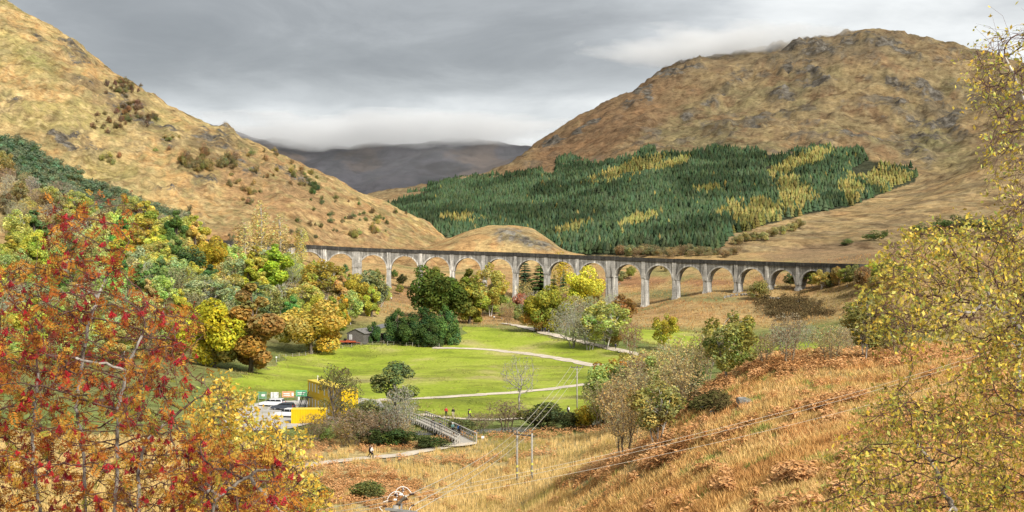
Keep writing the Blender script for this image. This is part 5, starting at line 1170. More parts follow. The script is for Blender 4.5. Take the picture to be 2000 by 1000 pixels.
pole(1232, 752, 709, 'utility_pole', 'short pale pole with two arms beside the far track', arm=2.4, armv=0.4, r=0.17); pole(1240, 692, 643, 'utility_pole', 'plain pale pole rising beside the far path end', r=0.10, arm=None)
pole(1224, 684, 646, 'utility_pole', 'leaning pale pole in front of the dark scrub by the far path', r=0.09, lean=0.10)
# H frame
pa, pb = cast(1010, 942, 'g'), cast(1039, 938, 'g'); hf = empty('utility_pole', pa); tag(hf, 'twin legged wooden power pole with yellow markers in the dry grass', 'utility pole'); hi = Matrix.Translation(-hf.location)
topH = ZC+(HV-842)/F*pa[1]; tipsH = []
def hp(mb, nm, m, sm=False): o = link(nm, mb.mesh(nm, m, sm), hf); o.matrix_parent_inverse = hi; return o
YMK = plain('yellow_marker', (0.6, 0.56, 0.12), 0.5)
for q in (pa, pb):
    lg = hp(MB().tube([q+np.array([0, 0, -.8]), np.array([q[0], q[1], topH])], [0.15, 0.12], 10), 'leg', POLE_M, True)
    for z, hh, m in ((1.9, 0.30, YMK), (1.1, 0.22, YMK)): link('marker', MB().tube([q+np.array([0, 0, z]), q+np.array([0, 0, z+hh])], 0.165, 10).mesh('marker', m), lg)
mid_ = (pa+pb)/2; hp(MB().bar((pa[0]-.35, pa[1]-.2, topH-.35), (pb[0]+.35, pb[1]-.2, topH-.35), 0.14, 0.16), 'crossarm', WOOD_D)
for x in (pa[0], mid_[0], pb[0]):
    b_ = np.array([x, pa[1]-.2, topH-.26]); hp(insul(MB(), b_, n=4), 'insulator', PORC); tipsH.append(b_+np.array([0, 0, .36]))
# the near pole, seen by its top only
PD = 58.0; PT = W(773, 992, PD); gnd = gz(PT[0], PT[1]); npz = PT[2]-gnd
npole = empty('utility_pole', (PT[0], PT[1], gnd)); tag(npole, 'near power pole top crowded with brown insulators and looping cables', 'utility pole')
MB().tube([(0, 0, -.8), (0, 0, npz+0.12)], [0.17, 0.13], 12).build('shaft', POLE_M, npole, smooth=True)
def lp(u, v, d=PD): return W(u, v, d)-np.array([PT[0], PT[1], gnd])
MB().bar(lp(752, 994, PD-.2), lp(815, 1001, PD-.2), 0.13, 0.10).build('crossarm', STEEL_G, npole); MB().bar(lp(764, 999, PD+.5), lp(793, 969, PD-.5), 0.10, 0.10).build('crossarm', POLE_M, npole)
MB().bar(lp(784, 1006), lp(784, 984), 0.08, 0.08).build('bracket', STEEL_G, npole)
for a, b in (((780, 966), (787, 966)), ((769, 976), (775, 976))): MB().tube([lp(*a), lp(*b)], 0.045, 10).build('surge_arrester', WHITE_M, npole)
for (u, v) in ((787, 957), (775, 967)):
    st_ = MB().bar(lp(u, v+10), lp(u, v+2), 0.03).build('insulator_pin', STEEL_G, npole); insul(MB(), lp(u, v+3), n=2, r=0.085, s=0.09).build('insulator', PORC, st_)
ends_r = [(804, 965), (791, 975), (778, 986)]; ends_l = [(771, 967), (760, 980), (749, 989)]; ends_b = [(793, 969), (806, 987), (812, 998)]
for (u, v) in ends_r: insul(MB(), lp(u-5, v+1), (1, 0, 0.12), 4, 0.085, 0.06).build('insulator', PORC, npole)
for (u, v) in ends_l: insul(MB(), lp(u+6, v-1), (-1, 0, -0.1), 3, 0.075, 0.06).build('insulator', PORC, npole)
insul(MB(), lp(803, 988), (1, 0.3, 0.2), 3, 0.07, 0.05).build('insulator', PORC, npole)
for pts in ([(770,968),(775,955),(785,949.5),(796,953),(804,964)], [(756,976),(762,965),(772,959),(784,962),(792,974)], [(749,980),(753,979),(758,977)], [(741,990),(743,994),(748,999)], [(806,987),(800,993),(797,1003)]):
    q = np.array([lp(*a) for a in pts]); t = np.linspace(0, 1, len(q)); tt = np.linspace(0, 1, 22); cs = np.stack([np.interp(tt, t, q[:, k]) for k in range(3)], 1)
    for _ in range(3): cs[1:-1] = (cs[:-2]+2*cs[1:-1]+cs[2:])/4
    MB().tube(cs, 0.016, 6).build('jumper_cable', WHITE_M, npole, smooth=True)
WIRE_M = plain('bare_aluminium_wire', (0.50, 0.46, 0.38), 0.6, 0.0, var=0.05)
def wire(a, b, sag, label, r=0.022, n=30):
    a, b = np.asarray(a, float), np.asarray(b, float); t = np.linspace(0, 1, n)[:, None]; P = a+(b-a)*t; P[:, 2] -= (sag*4*t*(1-t))[:, 0]
    o = MB().tube(P-a, r, 6).build('overhead_wire', WIRE_M, None, tuple(a), smooth=True); tag(o, label, 'wire', 'overhead power wires')
for i, nm in enumerate(('upper', 'middle', 'lower')):
    wire(W(*ends_b[i], PD), tipsH[i], 0.5, f'{nm} wire from the near pole to the twin legged pole', 0.017); wire(tipsH[i], tipsT[i], 0.5, f'{nm} wire from the twin legged pole over the meadow', 0.026)
    wire(W(ends_r[i][0]+1, ends_r[i][1], PD), W(1990, (668, 676, 706)[i], 74), 0.55, f'{nm} wire running up across the dry grass slope', 0.007); wire(W(ends_l[i][0]-2, ends_l[i][1], PD), W(300, 1030+i*8, 66), 0.25, f'{nm} wire leaving the near pole towards the rowan', 0.014)
_, fp_, _ = pole(1990, 800, 660, 'utility_pole', 'wooden pole hidden behind the big near birch', arm=1.6, d=74)
# ---- shed and its yard
sp_ = cast(678, 671, 'g'); sz = gz(*sp_[:2]); shed = empty('timber_shed', (sp_[0], sp_[1], sz-0.1), -0.30); tag(shed, 'old grey timber shed with pitched roof beside the golden oak', 'shed')
BOARD = plain('grey_boards', (0.13, 0.12, 0.11), 0.9, var=0.25, scale=4); ROOF_S = plain('corrugated_roof', (0.19, 0.18, 0.165), 0.7, var=0.25, scale=3)
Ws, Ls, Hs, Hr = 5.6, 8.0, 3.3, 4.6
MB().prism([(0, 0), (Ws, 0), (Ws, Hs-0.05), (Ws/2, Hr-0.06), (0, Hs-0.05)], 0, Ls).build('wall', BOARD, shed)
for i in range(13):
    x = 0.22+i*(Ws-.44)/12; hgt = Hs-0.12+(Hr-Hs)*(1-abs(x-Ws/2)/(Ws/2)); MB().box((x, -0.03, hgt/2), (0.36, 0.05, hgt)).build('board', BOARD, shed)
for sd in (0, 1):
    x0_, x1_ = (Ws/2, -0.35) if sd == 0 else (Ws/2, Ws+0.35); z1 = Hs-(Hr-Hs)*0.35/(Ws/2)
    V = [(x0_, -.35, Hr), (x1_, -.35, z1), (x1_, Ls+.3, z1), (x0_, Ls+.3, Hr)]; V = V+[(x, y, z+.09) for x, y, z in V]
    MB().add(V, [(0,1,2,3),(7,6,5,4),(0,4,5,1),(1,5,6,2),(2,6,7,3),(3,7,4,0)]).build('roof', ROOF_S, shed)
sw = MB().box((1.2, -0.09, 2.1), (0.95, 0.06, 1.5)).build('window', WHITE_M, shed); MB().box((1.2, -0.125, 2.1), (0.8, 0.03, 1.3)).build('pane', plain('pale_pane', (0.45, 0.46, 0.46), 0.3), sw)
dd = MB().box((3.4, -0.08, 1.1), (1.1, 0.05, 2.2)).build('door', BOARD, shed); MB().box((3.8, -0.13, 1.1), (0.06, 0.06, 0.2)).build('handle', STEEL_D, dd)
tp_ = cast(682, 670, 'g'); trl = empty('farm_trailer', (tp_[0]-0.6, tp_[1]-2.0, gz(tp_[0], tp_[1]-2)), -0.06); tag(trl, 'low rusty red farm trailer parked before the shed', 'trailer'); RUST = plain('red_rust', (0.40, 0.085, 0.035), 0.7, var=0.25)
MB().box((0, 0, 0.75), (6.0, 2.0, 0.14)).build('bed', RUST, trl)
for y in (-0.97, 0.97): MB().box((0, y, 0.98), (6.0, 0.07, 0.34)).build('side_board', RUST, trl)
for x in (-0.6, 0.7):
    for y in (-0.85, 0.85): MB().lathe([(0.1, -.12), (0.36, -.12), (0.38, 0), (0.36, .12), (0.1, .12)], (x, y, 0.38), 14, np.array([[1, 0, 0], [0, 0, 1], [0, -1, 0]])).build('wheel', RUBBER, trl)
MB().bar((3.0, 0, .7), (4.3, 0, .5), 0.12).build('drawbar', RUST, trl); MB().box((-0.4, 0, 1.35), (0.7, 1.2, 0.9)).build('engine_box', STEEL_D, trl); MB().box((0.4, -.2, 1.1), (0.8, 0.9, 0.5)).build('crate', RUST, trl)
pp = cast(757, 669, 'g'); pile = MB(); rr_ = np.random.default_rng(9)
lp_ = empty('log_pile', (pp[0], pp[1], gz(*pp[:2]))); tag(lp_, 'heap of pale logs and rubble left of the dark evergreens', 'log pile'); LOG = plain('pale_log', (0.42, 0.34, 0.25), 0.85, var=0.3)
for i in range(46):
    x = rr_.normal(0, 1.5); z = abs(rr_.normal(0, .45)); a = rr_.uniform(-.7, .7); L = rr_.uniform(.5, 1.3)
    if abs(x) > 2.6: continue
    c, s = math.cos(a)*L/2, math.sin(a)*L/2; MB().tube([(x-c, -s-0.3+rr_.uniform(-.5, .5), z*(1-abs(x)/3)+.12), (x+c, s-.3, z*(1-abs(x)/3)+.12+rr_.normal(0, .12))], rr_.uniform(.09, .2), 7).build('log', LOG, lp_)
hp_ = cast(749, 664, 'g'); lean = empty('lean_to', (hp_[0], hp_[1], gz(*hp_[:2]))); tag(lean, 'tiny open lean to beside the log heap', 'shelter')
for x, y in ((-.8, -.6), (.8, -.6), (-.8, .6), (.8, .6)): MB().bar((x, y, -.3), (x, y, 2.0), 0.13).build('post', WOOD_M, lean)
MB().box((0, 0, 2.05), (2.3, 1.8, 0.10)).build('roof', LOG, lean); MB().box((0, .6, 1.0), (1.6, 0.06, 1.9)).build('wall', BOARD, lean)
fence_px('fence', [(757,674),(790,676),(830,679),(858,679)], 9, 1.25, 'thin post and wire fence in front of the evergreen clump', POLE_M, 2, rail_w=0.025)
fence_px('fence', [(545,700),(600,694),(650,684),(700,676),(750,673)], 14, 1.1, 'post and wire fence along the upper edge of the meadow', POLE_M, 2, rail_w=0.02)
for (u, v, h, lb) in ((540, 708, 1.6, 'single pale marker post at the meadow corner'), (1112, 656, 1.9, 'small wooden gate post with sign by the far path'), (943, 862, 0.8, 'low white marker sign at the footbridge end')):
    p = cast(u, v, 'g'); e_ = empty('marker_post', p); tag(e_, lb, 'post'); MB().bar((0, 0, -.2), (0, 0, h), 0.12).build('shaft', WOOD_M, e_); MB().box((0, -.08, h-.15), (0.42, 0.05, 0.36)).build('plate', WHITE_M if h < 1.7 else WOOD_M, e_)
# dry stone dyke below the right arches
dk = [(1385,590),(1400,586),(1420,581),(1440,577),(1460,577),(1490,582),(1520,585),(1545,588),(1568,590)]; P = np.array([cast(u, v, 'g') for u, v in dk]); s = np.r_[0, np.cumsum(np.linalg.norm(np.diff(P, axis=0), axis=1))]
dyke = empty('stone_wall', P[0]); tag(dyke, 'tumbled dry stone wall across the moor below the right arches', 'wall'); STONE = plain('grey_stone', (0.26, 0.25, 0.225), 0.9, var=0.3, scale=2); ms = []
for k_ in range(4):
    v = unit(16, rr_)*rr_.uniform(.8, 1.1, (16, 1)); import bmesh; bm = bmesh.new(); [bm.verts.new(x) for x in v]; bmesh.ops.convex_hull(bm, input=bm.verts); me = bpy.data.meshes.new('stone'); bm.to_mesh(me); me.materials.append(STONE); ms.append(me)
for i in range(230):
    t = rr_.uniform(0, s[-1]); q = np.array([np.interp(t, s, P[:, k]) for k in range(3)]); q[1] += rr_.normal(0, .3); z = gz(q[0], q[1], 'g')
    if fbm(t/9, 0.0, 3, 2) > 0.62: continue
    o = link('stone', ms[i % 4], dyke, (q[0]-P[0][0], q[1]-P[0][1], z-P[0][2]+rr_.uniform(0, .65))); sc_ = rr_.uniform(.25, .5); o.scale = (sc_*1.3, sc_, sc_*.75); o.rotation_euler = tuple(rr_.uniform(0, 3, 3))
for (u, v, w_, lb) in ((1455,788,1.3,'pale boulder bedded in the near grass slope'),(1382,798,0.8,'grey rock among dark scrub at the slope edge'),(1395,808,0.6,'smaller grey rock below the rock in the dark scrub'),(1512,558,1.2,'pale block lying below an arch on the moor'),(1497,560,0.8,'smaller pale block at the foot of a viaduct pier')):
    p = cast(u, v, 'g'); o = link('boulder', ms[int(w_*10) % 4], None, (p[0], p[1], p[2]+.1)); o.scale = (w_*.8, w_*.6, w_*.4); tag(o, lb, 'rock')
# ------------------------------------------------------------------ people
def skin(name, pts, edges, rad, sub=1):
    me = bpy.data.meshes.new(name); me.from_pydata(pts, edges, []); o = bpy.data.objects.new(name, me); COL.objects.link(o)
    m = o.modifiers.new('s', 'SKIN'); m.use_smooth_shade = True
    for v, r in zip(me.skin_vertices[0].data, rad): v.radius = (r, r) if np.isscalar(r) else r
    me.skin_vertices[0].data[0].use_root = True
    sb = o.modifiers.new('u', 'SUBSURF'); sb.levels = sub; sb.render_levels = sub
    dg = bpy.context.evaluated_depsgraph_get(); out = bpy.data.meshes.new_from_object(o.evaluated_get(dg)); out.name = name
    bpy.data.objects.remove(o); return out
SKIN = plain('skin', (0.50, 0.30, 0.21), 0.6, var=0.05); HAIR = plain('hair', (0.05, 0.035, 0.025), 0.7)
def clothm(name, c): return plain(name, c, 0.85, var=0.1, scale=8)
def joints(pose):
    if pose == 'walk': L = dict(hipL=(.09,0,.92), kneeL=(.10,.22,.50), ankL=(.10,.16,.09), toeL=(.10,.34,.05), hipR=(-.09,0,.92), kneeR=(-.10,.02,.49), ankR=(-.10,-.30,.13), toeR=(-.10,-.16,.03), elL=(.26,-.14,1.14), haL=(.25,.02,.92), elR=(-.26,.10,1.14), haR=(-.25,.30,1.0))
    elif pose == 'lean': L = dict(hipL=(.10,0,.92), kneeL=(.11,.03,.50), ankL=(.12,0,.09), toeL=(.13,.17,.04), hipR=(-.10,0,.92), kneeR=(-.11,.04,.50), ankR=(-.12,-.02,.09), toeR=(-.13,.16,.04), elL=(.28,.24,1.18), haL=(.20,.48,1.16), elR=(-.28,.24,1.18), haR=(-.20,.48,1.16))
    else: L = dict(hipL=(.10,0,.92), kneeL=(.11,.03,.50), ankL=(.12,0,.09), toeL=(.14,.17,.04), hipR=(-.10,0,.92), kneeR=(-.11,.02,.50), ankR=(-.12,0,.09), toeR=(-.14,.17,.04), elL=(.28,.0,1.14), haL=(.24,.20,.98), elR=(-.28,-.02,1.14), haR=(-.26,.08,.88))
    b = 0.10 if pose == 'lean' else 0.03
    L.update(pel=(0,0,.96), spine=(0,b*.4,1.16), chest=(0,b,1.36), neck=(0,b*1.2,1.52), head=(0,b*1.2+.03,1.66), crown=(0,b*1.2+.02,1.76), shL=(.19,b,1.43), shR=(-.19,b,1.43)); return L
PM = {}
for pose in ('walk', 'stand', 'lean'):
    J = joints(pose)
    def g(nm, keys, eds, rd, sub=1): return skin(nm, [J[k] for k in keys], [(keys.index(a), keys.index(b)) for a, b in eds], rd, sub)
    kb = ['pel','spine','chest','neck','head','crown','shL','elL','haL','shR','elR','haR','hipL','kneeL','ankL','toeL','hipR','kneeR','ankR','toeR']
    eb = [('pel','spine'),('spine','chest'),('chest','neck'),('neck','head'),('head','crown'),('chest','shL'),('shL','elL'),('elL','haL'),('chest','shR'),('shR','elR'),('elR','haR'),('pel','hipL'),('hipL','kneeL'),('kneeL','ankL'),('ankL','toeL'),('pel','hipR'),('hipR','kneeR'),('kneeR','ankR'),('ankR','toeR')]
    body = g(f'body_{pose}', kb, eb, [.13,.12,.13,.055,.10,.075,.06,.045,.032,.06,.045,.032,.085,.06,.045,.04,.085,.06,.045,.04])
    # fingers and face features joined to the one body mesh
    bm = bmesh.new(); bm.from_mesh(body)
    def fing(a, b, r):
        d = (Vector(b)-Vector(a)); M = Matrix.Translation((Vector(a)+Vector(b))/2) @ d.to_track_quat('Z', 'Y').to_matrix().to_4x4(); bmesh.ops.create_cone(bm, cap_ends=True, segments=5, radius1=r, radius2=r*.7, depth=d.length, matrix=M)
    for hk, ek in (('haL', 'elL'), ('haR', 'elR')):
        h_, d_ = np.array(J[hk]), np.array(J[hk])-np.array(J[ek]); d_ /= np.linalg.norm(d_); sd = np.cross(d_, (1, 0, 0)); sd /= np.linalg.norm(sd)
        for q, ln in ((-.03, .085), (-.01, .10), (.01, .095), (.03, .075)): a0 = h_+d_*.02+sd*q; m0 = a0+d_*ln*.6; fing(a0, m0, .010); fing(m0, m0+(d_+np.array([0, .5, -.3]))*ln*.35, .009)
        fing(h_+sd*.03, h_+sd*.075+d_*.04, .011)
    hd = Vector(J['head']); bmesh.ops.create_cone(bm, cap_ends=True, segments=5, radius1=.018, radius2=.008, depth=.05, matrix=Matrix.Translation(hd+Vector((0, .105, -.01))))
    for sx_ in (-1, 1): bmesh.ops.create_uvsphere(bm, u_segments=6, v_segments=5, radius=.022, matrix=Matrix.Translation(hd+Vector((sx_*.098, 0, 0))))
    bm.to_mesh(body); bm.free()
    kj = ['chest','spine','pel','neck','shL','elL','haL','shR','elR','haR']; J2 = dict(J); J['neck'] = tuple(np.array(J['neck'])-np.array([0, 0, .03]))
    for a, b in (('haL', 'elL'), ('haR', 'elR')): J[a] = tuple(np.array(J[a])*.86+np.array(J[b])*.14)
    jk = g(f'jacket_{pose}', kj, [('chest','spine'),('spine','pel'),('chest','neck'),('chest','shL'),('shL','elL'),('elL','haL'),('chest','shR'),('shR','elR'),('elR','haR')], [.175,.165,.165,.085,.092,.072,.055,.092,.072,.055])
    kt = ['pel','hipL','kneeL','ankL','hipR','kneeR','ankR']; tr = g(f'trousers_{pose}', kt, [('pel','hipL'),('hipL','kneeL'),('kneeL','ankL'),('pel','hipR'),('hipR','kneeR'),('kneeR','ankR')], [.145,.115,.08,.062,.115,.08,.062])
    J = J2; bm = bmesh.new(); hd = Vector(J['head']); bmesh.ops.create_uvsphere(bm, u_segments=12, v_segments=8, radius=.125, matrix=Matrix.Translation(hd+Vector((0, -.03, .035))) @ Matrix.Diagonal((.92, 1.0, 1.0, 1)))
    bmesh.ops.delete(bm, geom=[f for f in bm.faces if f.calc_center_median().y > hd.y+.045 and f.calc_center_median().z < hd.z+.07 or f.calc_center_median().z < hd.z-.06], context='FACES'); hm = bpy.data.meshes.new('hair'); bm.to_mesh(hm); bm.free()
    sm_ = []
    mb = MB()
    for a, t_ in (('ankL', 'toeL'), ('ankR', 'toeR')): mb.tube([np.array(J[a])+np.array([0, -.06, -.04]), np.array(J[a])+np.array([0, .03, -.035]), np.array(J[t_])+np.array([0, .02, -.005])], [.05, .058, .04], 8)
    PM[pose] = (body, jk, tr, hm, mb.mesh('shoes', RUBBER, True))
for b, *_ in PM.values(): b.materials.append(SKIN)
mats_ = {}
def person(pos, yaw, pose, jacket, trousers, label, hair=(0.05, 0.035, 0.025), h=1.74, extra=None, group=None):
    e_ = empty('person', (pos[0], pos[1], pos[2]), yaw, h/1.76); tag(e_, label, 'person', group); body, jk, tr, hm, sh = PM[pose]
    link('body', body, e_)
    for nm, me, c in (('jacket', jk, jacket), ('trousers', tr, trousers), ('hair', hm, hair)):
        if c not in mats_: mats_[c] = clothm('cloth', c)
        if not me.materials: me.materials.append(mats_[c])
        o = link(nm, me, e_); o.material_slots[0].link = 'OBJECT'; o.material_slots[0].material = mats_[c]
    link('shoes', sh, e_)
    if extra == 'pack':
        c = (0.10, 0.13, 0.2) if jacket != (0.02, 0.09, 0.28) else (0.03, 0.03, 0.03)
        if c not in mats_: mats_[c] = clothm('pack', c)
        MB().box((0, -.27, 1.26), (.34, .20, .48)).build('backpack', mats_[c], e_)
    return e_
BLK, WHT, RED, HIV, BLU, NAVY, BEI, GRY, TEAL = (0.02,0.02,0.024), (0.72,0.72,0.70), (0.50,0.05,0.045), (0.48,0.72,0.03), (0.02,0.09,0.28), (0.025,0.035,0.07), (0.52,0.44,0.34), (0.2,0.2,0.2), (0.1,0.2,0.18)
def on_path(pth, u):
    uu = CU+F*pth[:, 0]/pth[:, 1]; i = int(np.argmin(abs(uu-u))); return pth[i]
q = on_path(path_near, 718); person(q+np.array([-.1, .4, 0]), -1.35, 'walk', BLK, BLK, 'person in black walking on the near path beside someone in white'); q = on_path(path_near, 725); person(q+np.array([.25, -.35, 0]), -1.55, 'walk', WHT, BLK, 'person in white jacket and black trousers walking on the near path', (0.12,0.08,0.05))
for u, dx, yaw, pose, c1, c2, lb, ex_ in ((873,0,3.0,'stand',RED,BLK,'person in red jacket standing with back turned beyond the footbridge',None),(889,0,2.8,'stand',BLK,BEI,'person in black top and beige trousers standing on the river path',None),(908.5,0,-1.4,'walk',BLK,GRY,'person in black walking beside the high visibility jacket',None),(914,0.2,-1.5,'walk',HIV,BLK,'person in bright yellow green jacket walking on the river path',None),(1109,0,.4,'stand',BLK,BLK,'person in black standing beside a person in white near the pole',None),(1116,0,-.5,'walk',WHT,BLK,'person in long white coat walking near the meadow pole',None)):
    q = on_path(path_river, u); person(q+np.array([dx, 0.1, 0]), yaw, pose, c1, c2, lb, extra=ex_)
for s, sd, yaw, pose, c1, c2, lb, ex_ in ((16.5,-1.05,2.0,'lean',BLK,NAVY,'person in black leaning on the footbridge rail',None),(12.5,-1.0,2.2,'lean',NAVY,BLK,'second person in dark clothes bending over the footbridge rail',None),(9.8,.3,.3,'stand',TEAL,BLK,'person in grey green top and white cap on the footbridge',None),(8.0,.85,.2,'stand',BLU,BLK,'person in blue jacket near the close end of the footbridge','pack')):
    person(bpt(s, sd, -.05), yaw+math.atan2(dv[1], dv[0])-math.pi/2, pose, c1, c2, lb, WHT if c1 == TEAL else (0.05,0.035,0.025), extra=ex_)
for u, dy, yaw, c1, c2, lb, ex_ in ((1145,0,0,BLK,BLK,'left walker of the pair midway along the far path',None),(1149,.5,0,TEAL,GRY,'right walker of the pair midway along the far path','pack'),(1203,0,3.0,NAVY,BLK,'single walker in dark clothes on the right part of the far path','pack'),(1054,.3,.3,BLK,BLK,'leftmost dark figure of the group under the olive gold oak',None),(1060,0,.1,BLK,NAVY,'second dark figure of the group under the olive gold oak',None),(1064,.5,.4,NAVY,BLK,'third dark figure of the group under the olive gold oak',None),(1072,0,2.9,BLK,GRY,'dark figure set apart right of the group under the oak',None)):
    q = on_path(path_far, u); person(q+np.array([0, dy, 0]), yaw, 'walk', c1, c2, lb, extra=ex_)
for u, lb, c in ((759, 'left one of two tiny walkers on the moor below the arches', BLK), (764, 'right one of two tiny walkers on the moor below the arches', WHT)):
    p = cast(u, 588, 'g'); person(p, .5, 'walk', c, BLK, lb)
p = cast(965, 625, 'g'); person(p, .2, 'stand', WHT, BLK, 'person in white on the bank above the meadow')
# ------------------------------------------------------------------ grass, bracken
def cell_sample(fan, mask, n, r):
    U, V = fan.uv(); a = (U[1:, :-1]-U[:-1, :-1])*(V[:-1, :-1]-V[:-1, 1:]); m = (mask[:-1, :-1] > r.random(a.shape)*1.0)*np.clip(a, 0, None)
    m = m*(U[:-1, :-1] > -60)*(U[:-1, :-1] < 2060)*(V[:-1, :-1] < 1030)
    pr = (m/m.sum()).ravel(); c = r.choice(len(pr), n, p=pr); i, j = np.unravel_index(c, a.shape); fa, fb = r.random(n), r.random(n)
    s = fan.ss[i]+(fan.ss[1]-fan.ss[0])*fa; d = fan.ds[j]*(fan.ds[1]/fan.ds[0])**fb; x, y = s*d, d
    return np.c_[x, y, fan.height(x, y)]
def blades(P, h, w, lean, tint, r, per=3):
    n = len(P); P = np.repeat(P, per, 0)+np.c_[r.normal(0, .12, (n*per, 2)), np.zeros(n*per)]; m = n*per; an = r.uniform(0, 6.28, m); hh = h*r.uniform(.5, 1.35, m)*(.35+1.3*fbm(P[:, 0]/1.6, P[:, 1]/1.6, 131, 3)); d = np.c_[np.cos(an), np.sin(an), np.zeros(m)]; sd = np.c_[-d[:, 1], d[:, 0], np.zeros(m)]
    ln = lean*r.uniform(.2, 1.6, m); tip = P+d*(hh*ln)[:, None]+np.c_[np.zeros((m, 2)), hh]; P = P-np.array([0, 0, .04])
    V = np.stack([P-sd*w, P+sd*w, tip], 1).reshape(-1, 3); return V, np.arange(m*3).reshape(m, 3), np.repeat(np.repeat(tint, per, 0)*r.uniform(.75, 1.25, (m, 1)), 3, 0)
def pal(P, cols, scale, seed, r):
    t = np.clip(fbm(P[:, 0]/scale, P[:, 1]/scale, seed, 4)*1.9-.45+r.normal(0, .14, len(P)), 0, .999)*(len(cols)-1); i = t.astype(int); f = (t-i)[:, None]; c = np.array(cols); return c[i]*(1-f)+c[i+1]*f
U, V = ground.uv(); D = ground.Y; r5 = np.random.default_rng(55); zrel = ground.Z-ZC
slope = (D > 36)*(D < 235)*(zrel > -24.5)*(U > 700)
marshm = (D > 100)*(D < 205)*(zrel <= -22.5)
FERN = np.zeros(U.shape)
for u, v, ru, rv, rot in ((1500,722,150,18,-6),(1720,705,160,14,-3),(1390,765,70,14,-30),(1250,890,90,13,-25),(1160,925,70,14,-25),(1290,905,60,14,-25),(700,955,120,32,8),(640,915,100,14,5),(850,905,120,10,4),(760,875,90,10,-4),(860,862,50,9,-8),(1000,855,80,8,0),(1120,845,110,9,-6),(1030,893,50,6,-6),
                          (800,945,30,5,0),(1540,942,34,14,-6),(1590,800,50,10,-10),(1620,790,60,9,-10),(680,985,80,14,0),(620,880,60,12,0),(1440,850,60,5,-20),(1640,690,200,8,-4),(1300,830,50,12,-30)):
    FERN = np.maximum(FERN, blob(U, V, u, v, ru, rv, rot, .55, .75, 11))
FERN *= (D < 235)
dark = blob(U, V, 1370, 795, 45, 17, 10, .3, .6, 13)*(D < 200)
track_clear = np.ones(U.shape)
for pth, wd_ in ((path_near, 1.7),):
    for q in pth[::2]: track_clear *= (np.hypot(ground.X-q[0], ground.Y-q[1]) > wd_+.6)
P = cell_sample(ground, slope*(1-.6*FERN)*(1-.7*dark), 62000, r5)
gr_ = (fbm(P[:, 0]/2.2, P[:, 1]/2.2, 141, 3) > .72)[:, None]
V1, F1, T1_ = blades(P, .34, .030, .95, gr_*np.array([(0.16, 0.19, 0.05)])+~gr_*pal(P, [(0.28,0.16,0.06),(0.38,0.24,0.085),(0.44,0.30,0.12),(0.30,0.235,0.085),(0.48,0.345,0.155),(0.36,0.21,0.08)], 9, 101, r5), r5, 3)
P = cell_sample(ground, marshm*(1-FERN)*track_clear, 34000, r5)
V2, F2, T2_ = blades(P, .62, .035, .30, pal(P, [(0.22,0.20,0.06),(0.40,0.30,0.12),(0.48,0.37,0.17),(0.30,0.24,0.08),(0.46,0.33,0.14)], 11, 103, r5), r5, 3)
o = link('dry_grass', mesh_np('dry_grass', np.concatenate([V1, V2]), [np.concatenate([F1, F2+len(V1)])], BLADE, np.concatenate([T1_, T2_])), color=(1.75, 1.68, 1.6)); tag(o, 'dry tawny grass over the near slope and river flat', 'grass', kind='stuff')
def fronds(P, L, tint, r, lift=.55):
    """arching bracken frond: midrib with two toothed wings"""
    n = len(P); an = r.uniform(0, 6.28, n); d = np.c_[np.cos(an), np.sin(an), np.zeros(n)]; sd = np.c_[-d[:, 1], d[:, 0], np.zeros(n)]; l = (L*r.uniform(.6, 1.3, n))[:, None]; up = np.array([0, 0, 1.0]); b = P+up*(l*r.uniform(.1, 1.1, (n, 1)))
    p0, p1, p2 = b, b+d*l*.45+up*l*.22*lift, b+d*l+up*l*(-.18); w = l*.15; k = up*l*-.05
    V = np.stack([p0, p1+sd*w+k, p1, p1-sd*w+k, p2, p0+d*l*.2+sd*w*1.1+k*.3, p0+d*l*.2-sd*w*1.1+k*.3, p1*.5+p2*.5+sd*w*.6, p1*.5+p2*.5-sd*w*.6], 1).reshape(-1, 3)
    o_ = (np.arange(n)*9)[:, None]; f = np.concatenate([o_+np.array([t]) for t in ((0,5,2),(0,2,6),(2,5,1),(2,3,6),(2,7,4),(2,4,8))]); return V, f, np.repeat(tint*r.uniform(.65, 1.3, (n, 1)), 9, 0)
P = cell_sample(ground, (np.clip(FERN, 0, 1)**1.5*.9+.05*slope+.02*marshm)*track_clear, 44000, r5)
V3, F3, T3_ = fronds(P, .55, pal(P, [(0.22,0.105,0.038),(0.36,0.20,0.075),(0.46,0.275,0.125),(0.33,0.165,0.06),(0.48,0.30,0.14)], 4, 105, r5), r5)
o = link('bracken', mesh_np('bracken', V3, [F3], BLADE, T3_), color=(1.5, 1.5, 1.5)); tag(o, 'rusty dead bracken in banks along slope and path', 'bracken', kind='stuff')
P = cell_sample(ground, dark, 3500, r5); V4, F4, T4_ = fronds(P, .6, pal(P, [(0.09,0.07,0.03),(0.14,0.11,0.045),(0.12,0.13,0.04)], 4, 107, r5), r5)
hm_ = blob(U, V, 1545, 606, 75, 20, 4, .3, .5, 3)*(D > 480); P2 = cell_sample(ground, hm_, 3000, r5); V5, F5, T5_ = fronds(P2, 1.6, pal(P2, [(0.10,0.075,0.035),(0.15,0.12,0.05),(0.13,0.09,0.04)], 8, 108, r5), r5)
o = link('heather', mesh_np('heather', np.concatenate([V4, V5]), [np.concatenate([F4, F5+len(V4)])], BLADE, np.concatenate([T4_, T5_])), color=(1, 1, 1)); tag(o, 'dark heather on the slope edge and the moor mound', 'heather', kind='stuff')
rm_ = ((D > 205)*(D < 470)*(zrel < -19)*(U > 430)*(fbm(ground.X/7, ground.Y/5, 111, 4) > .57)*.8).astype(float); P = cell_sample(ground, rm_, 14000, r5)
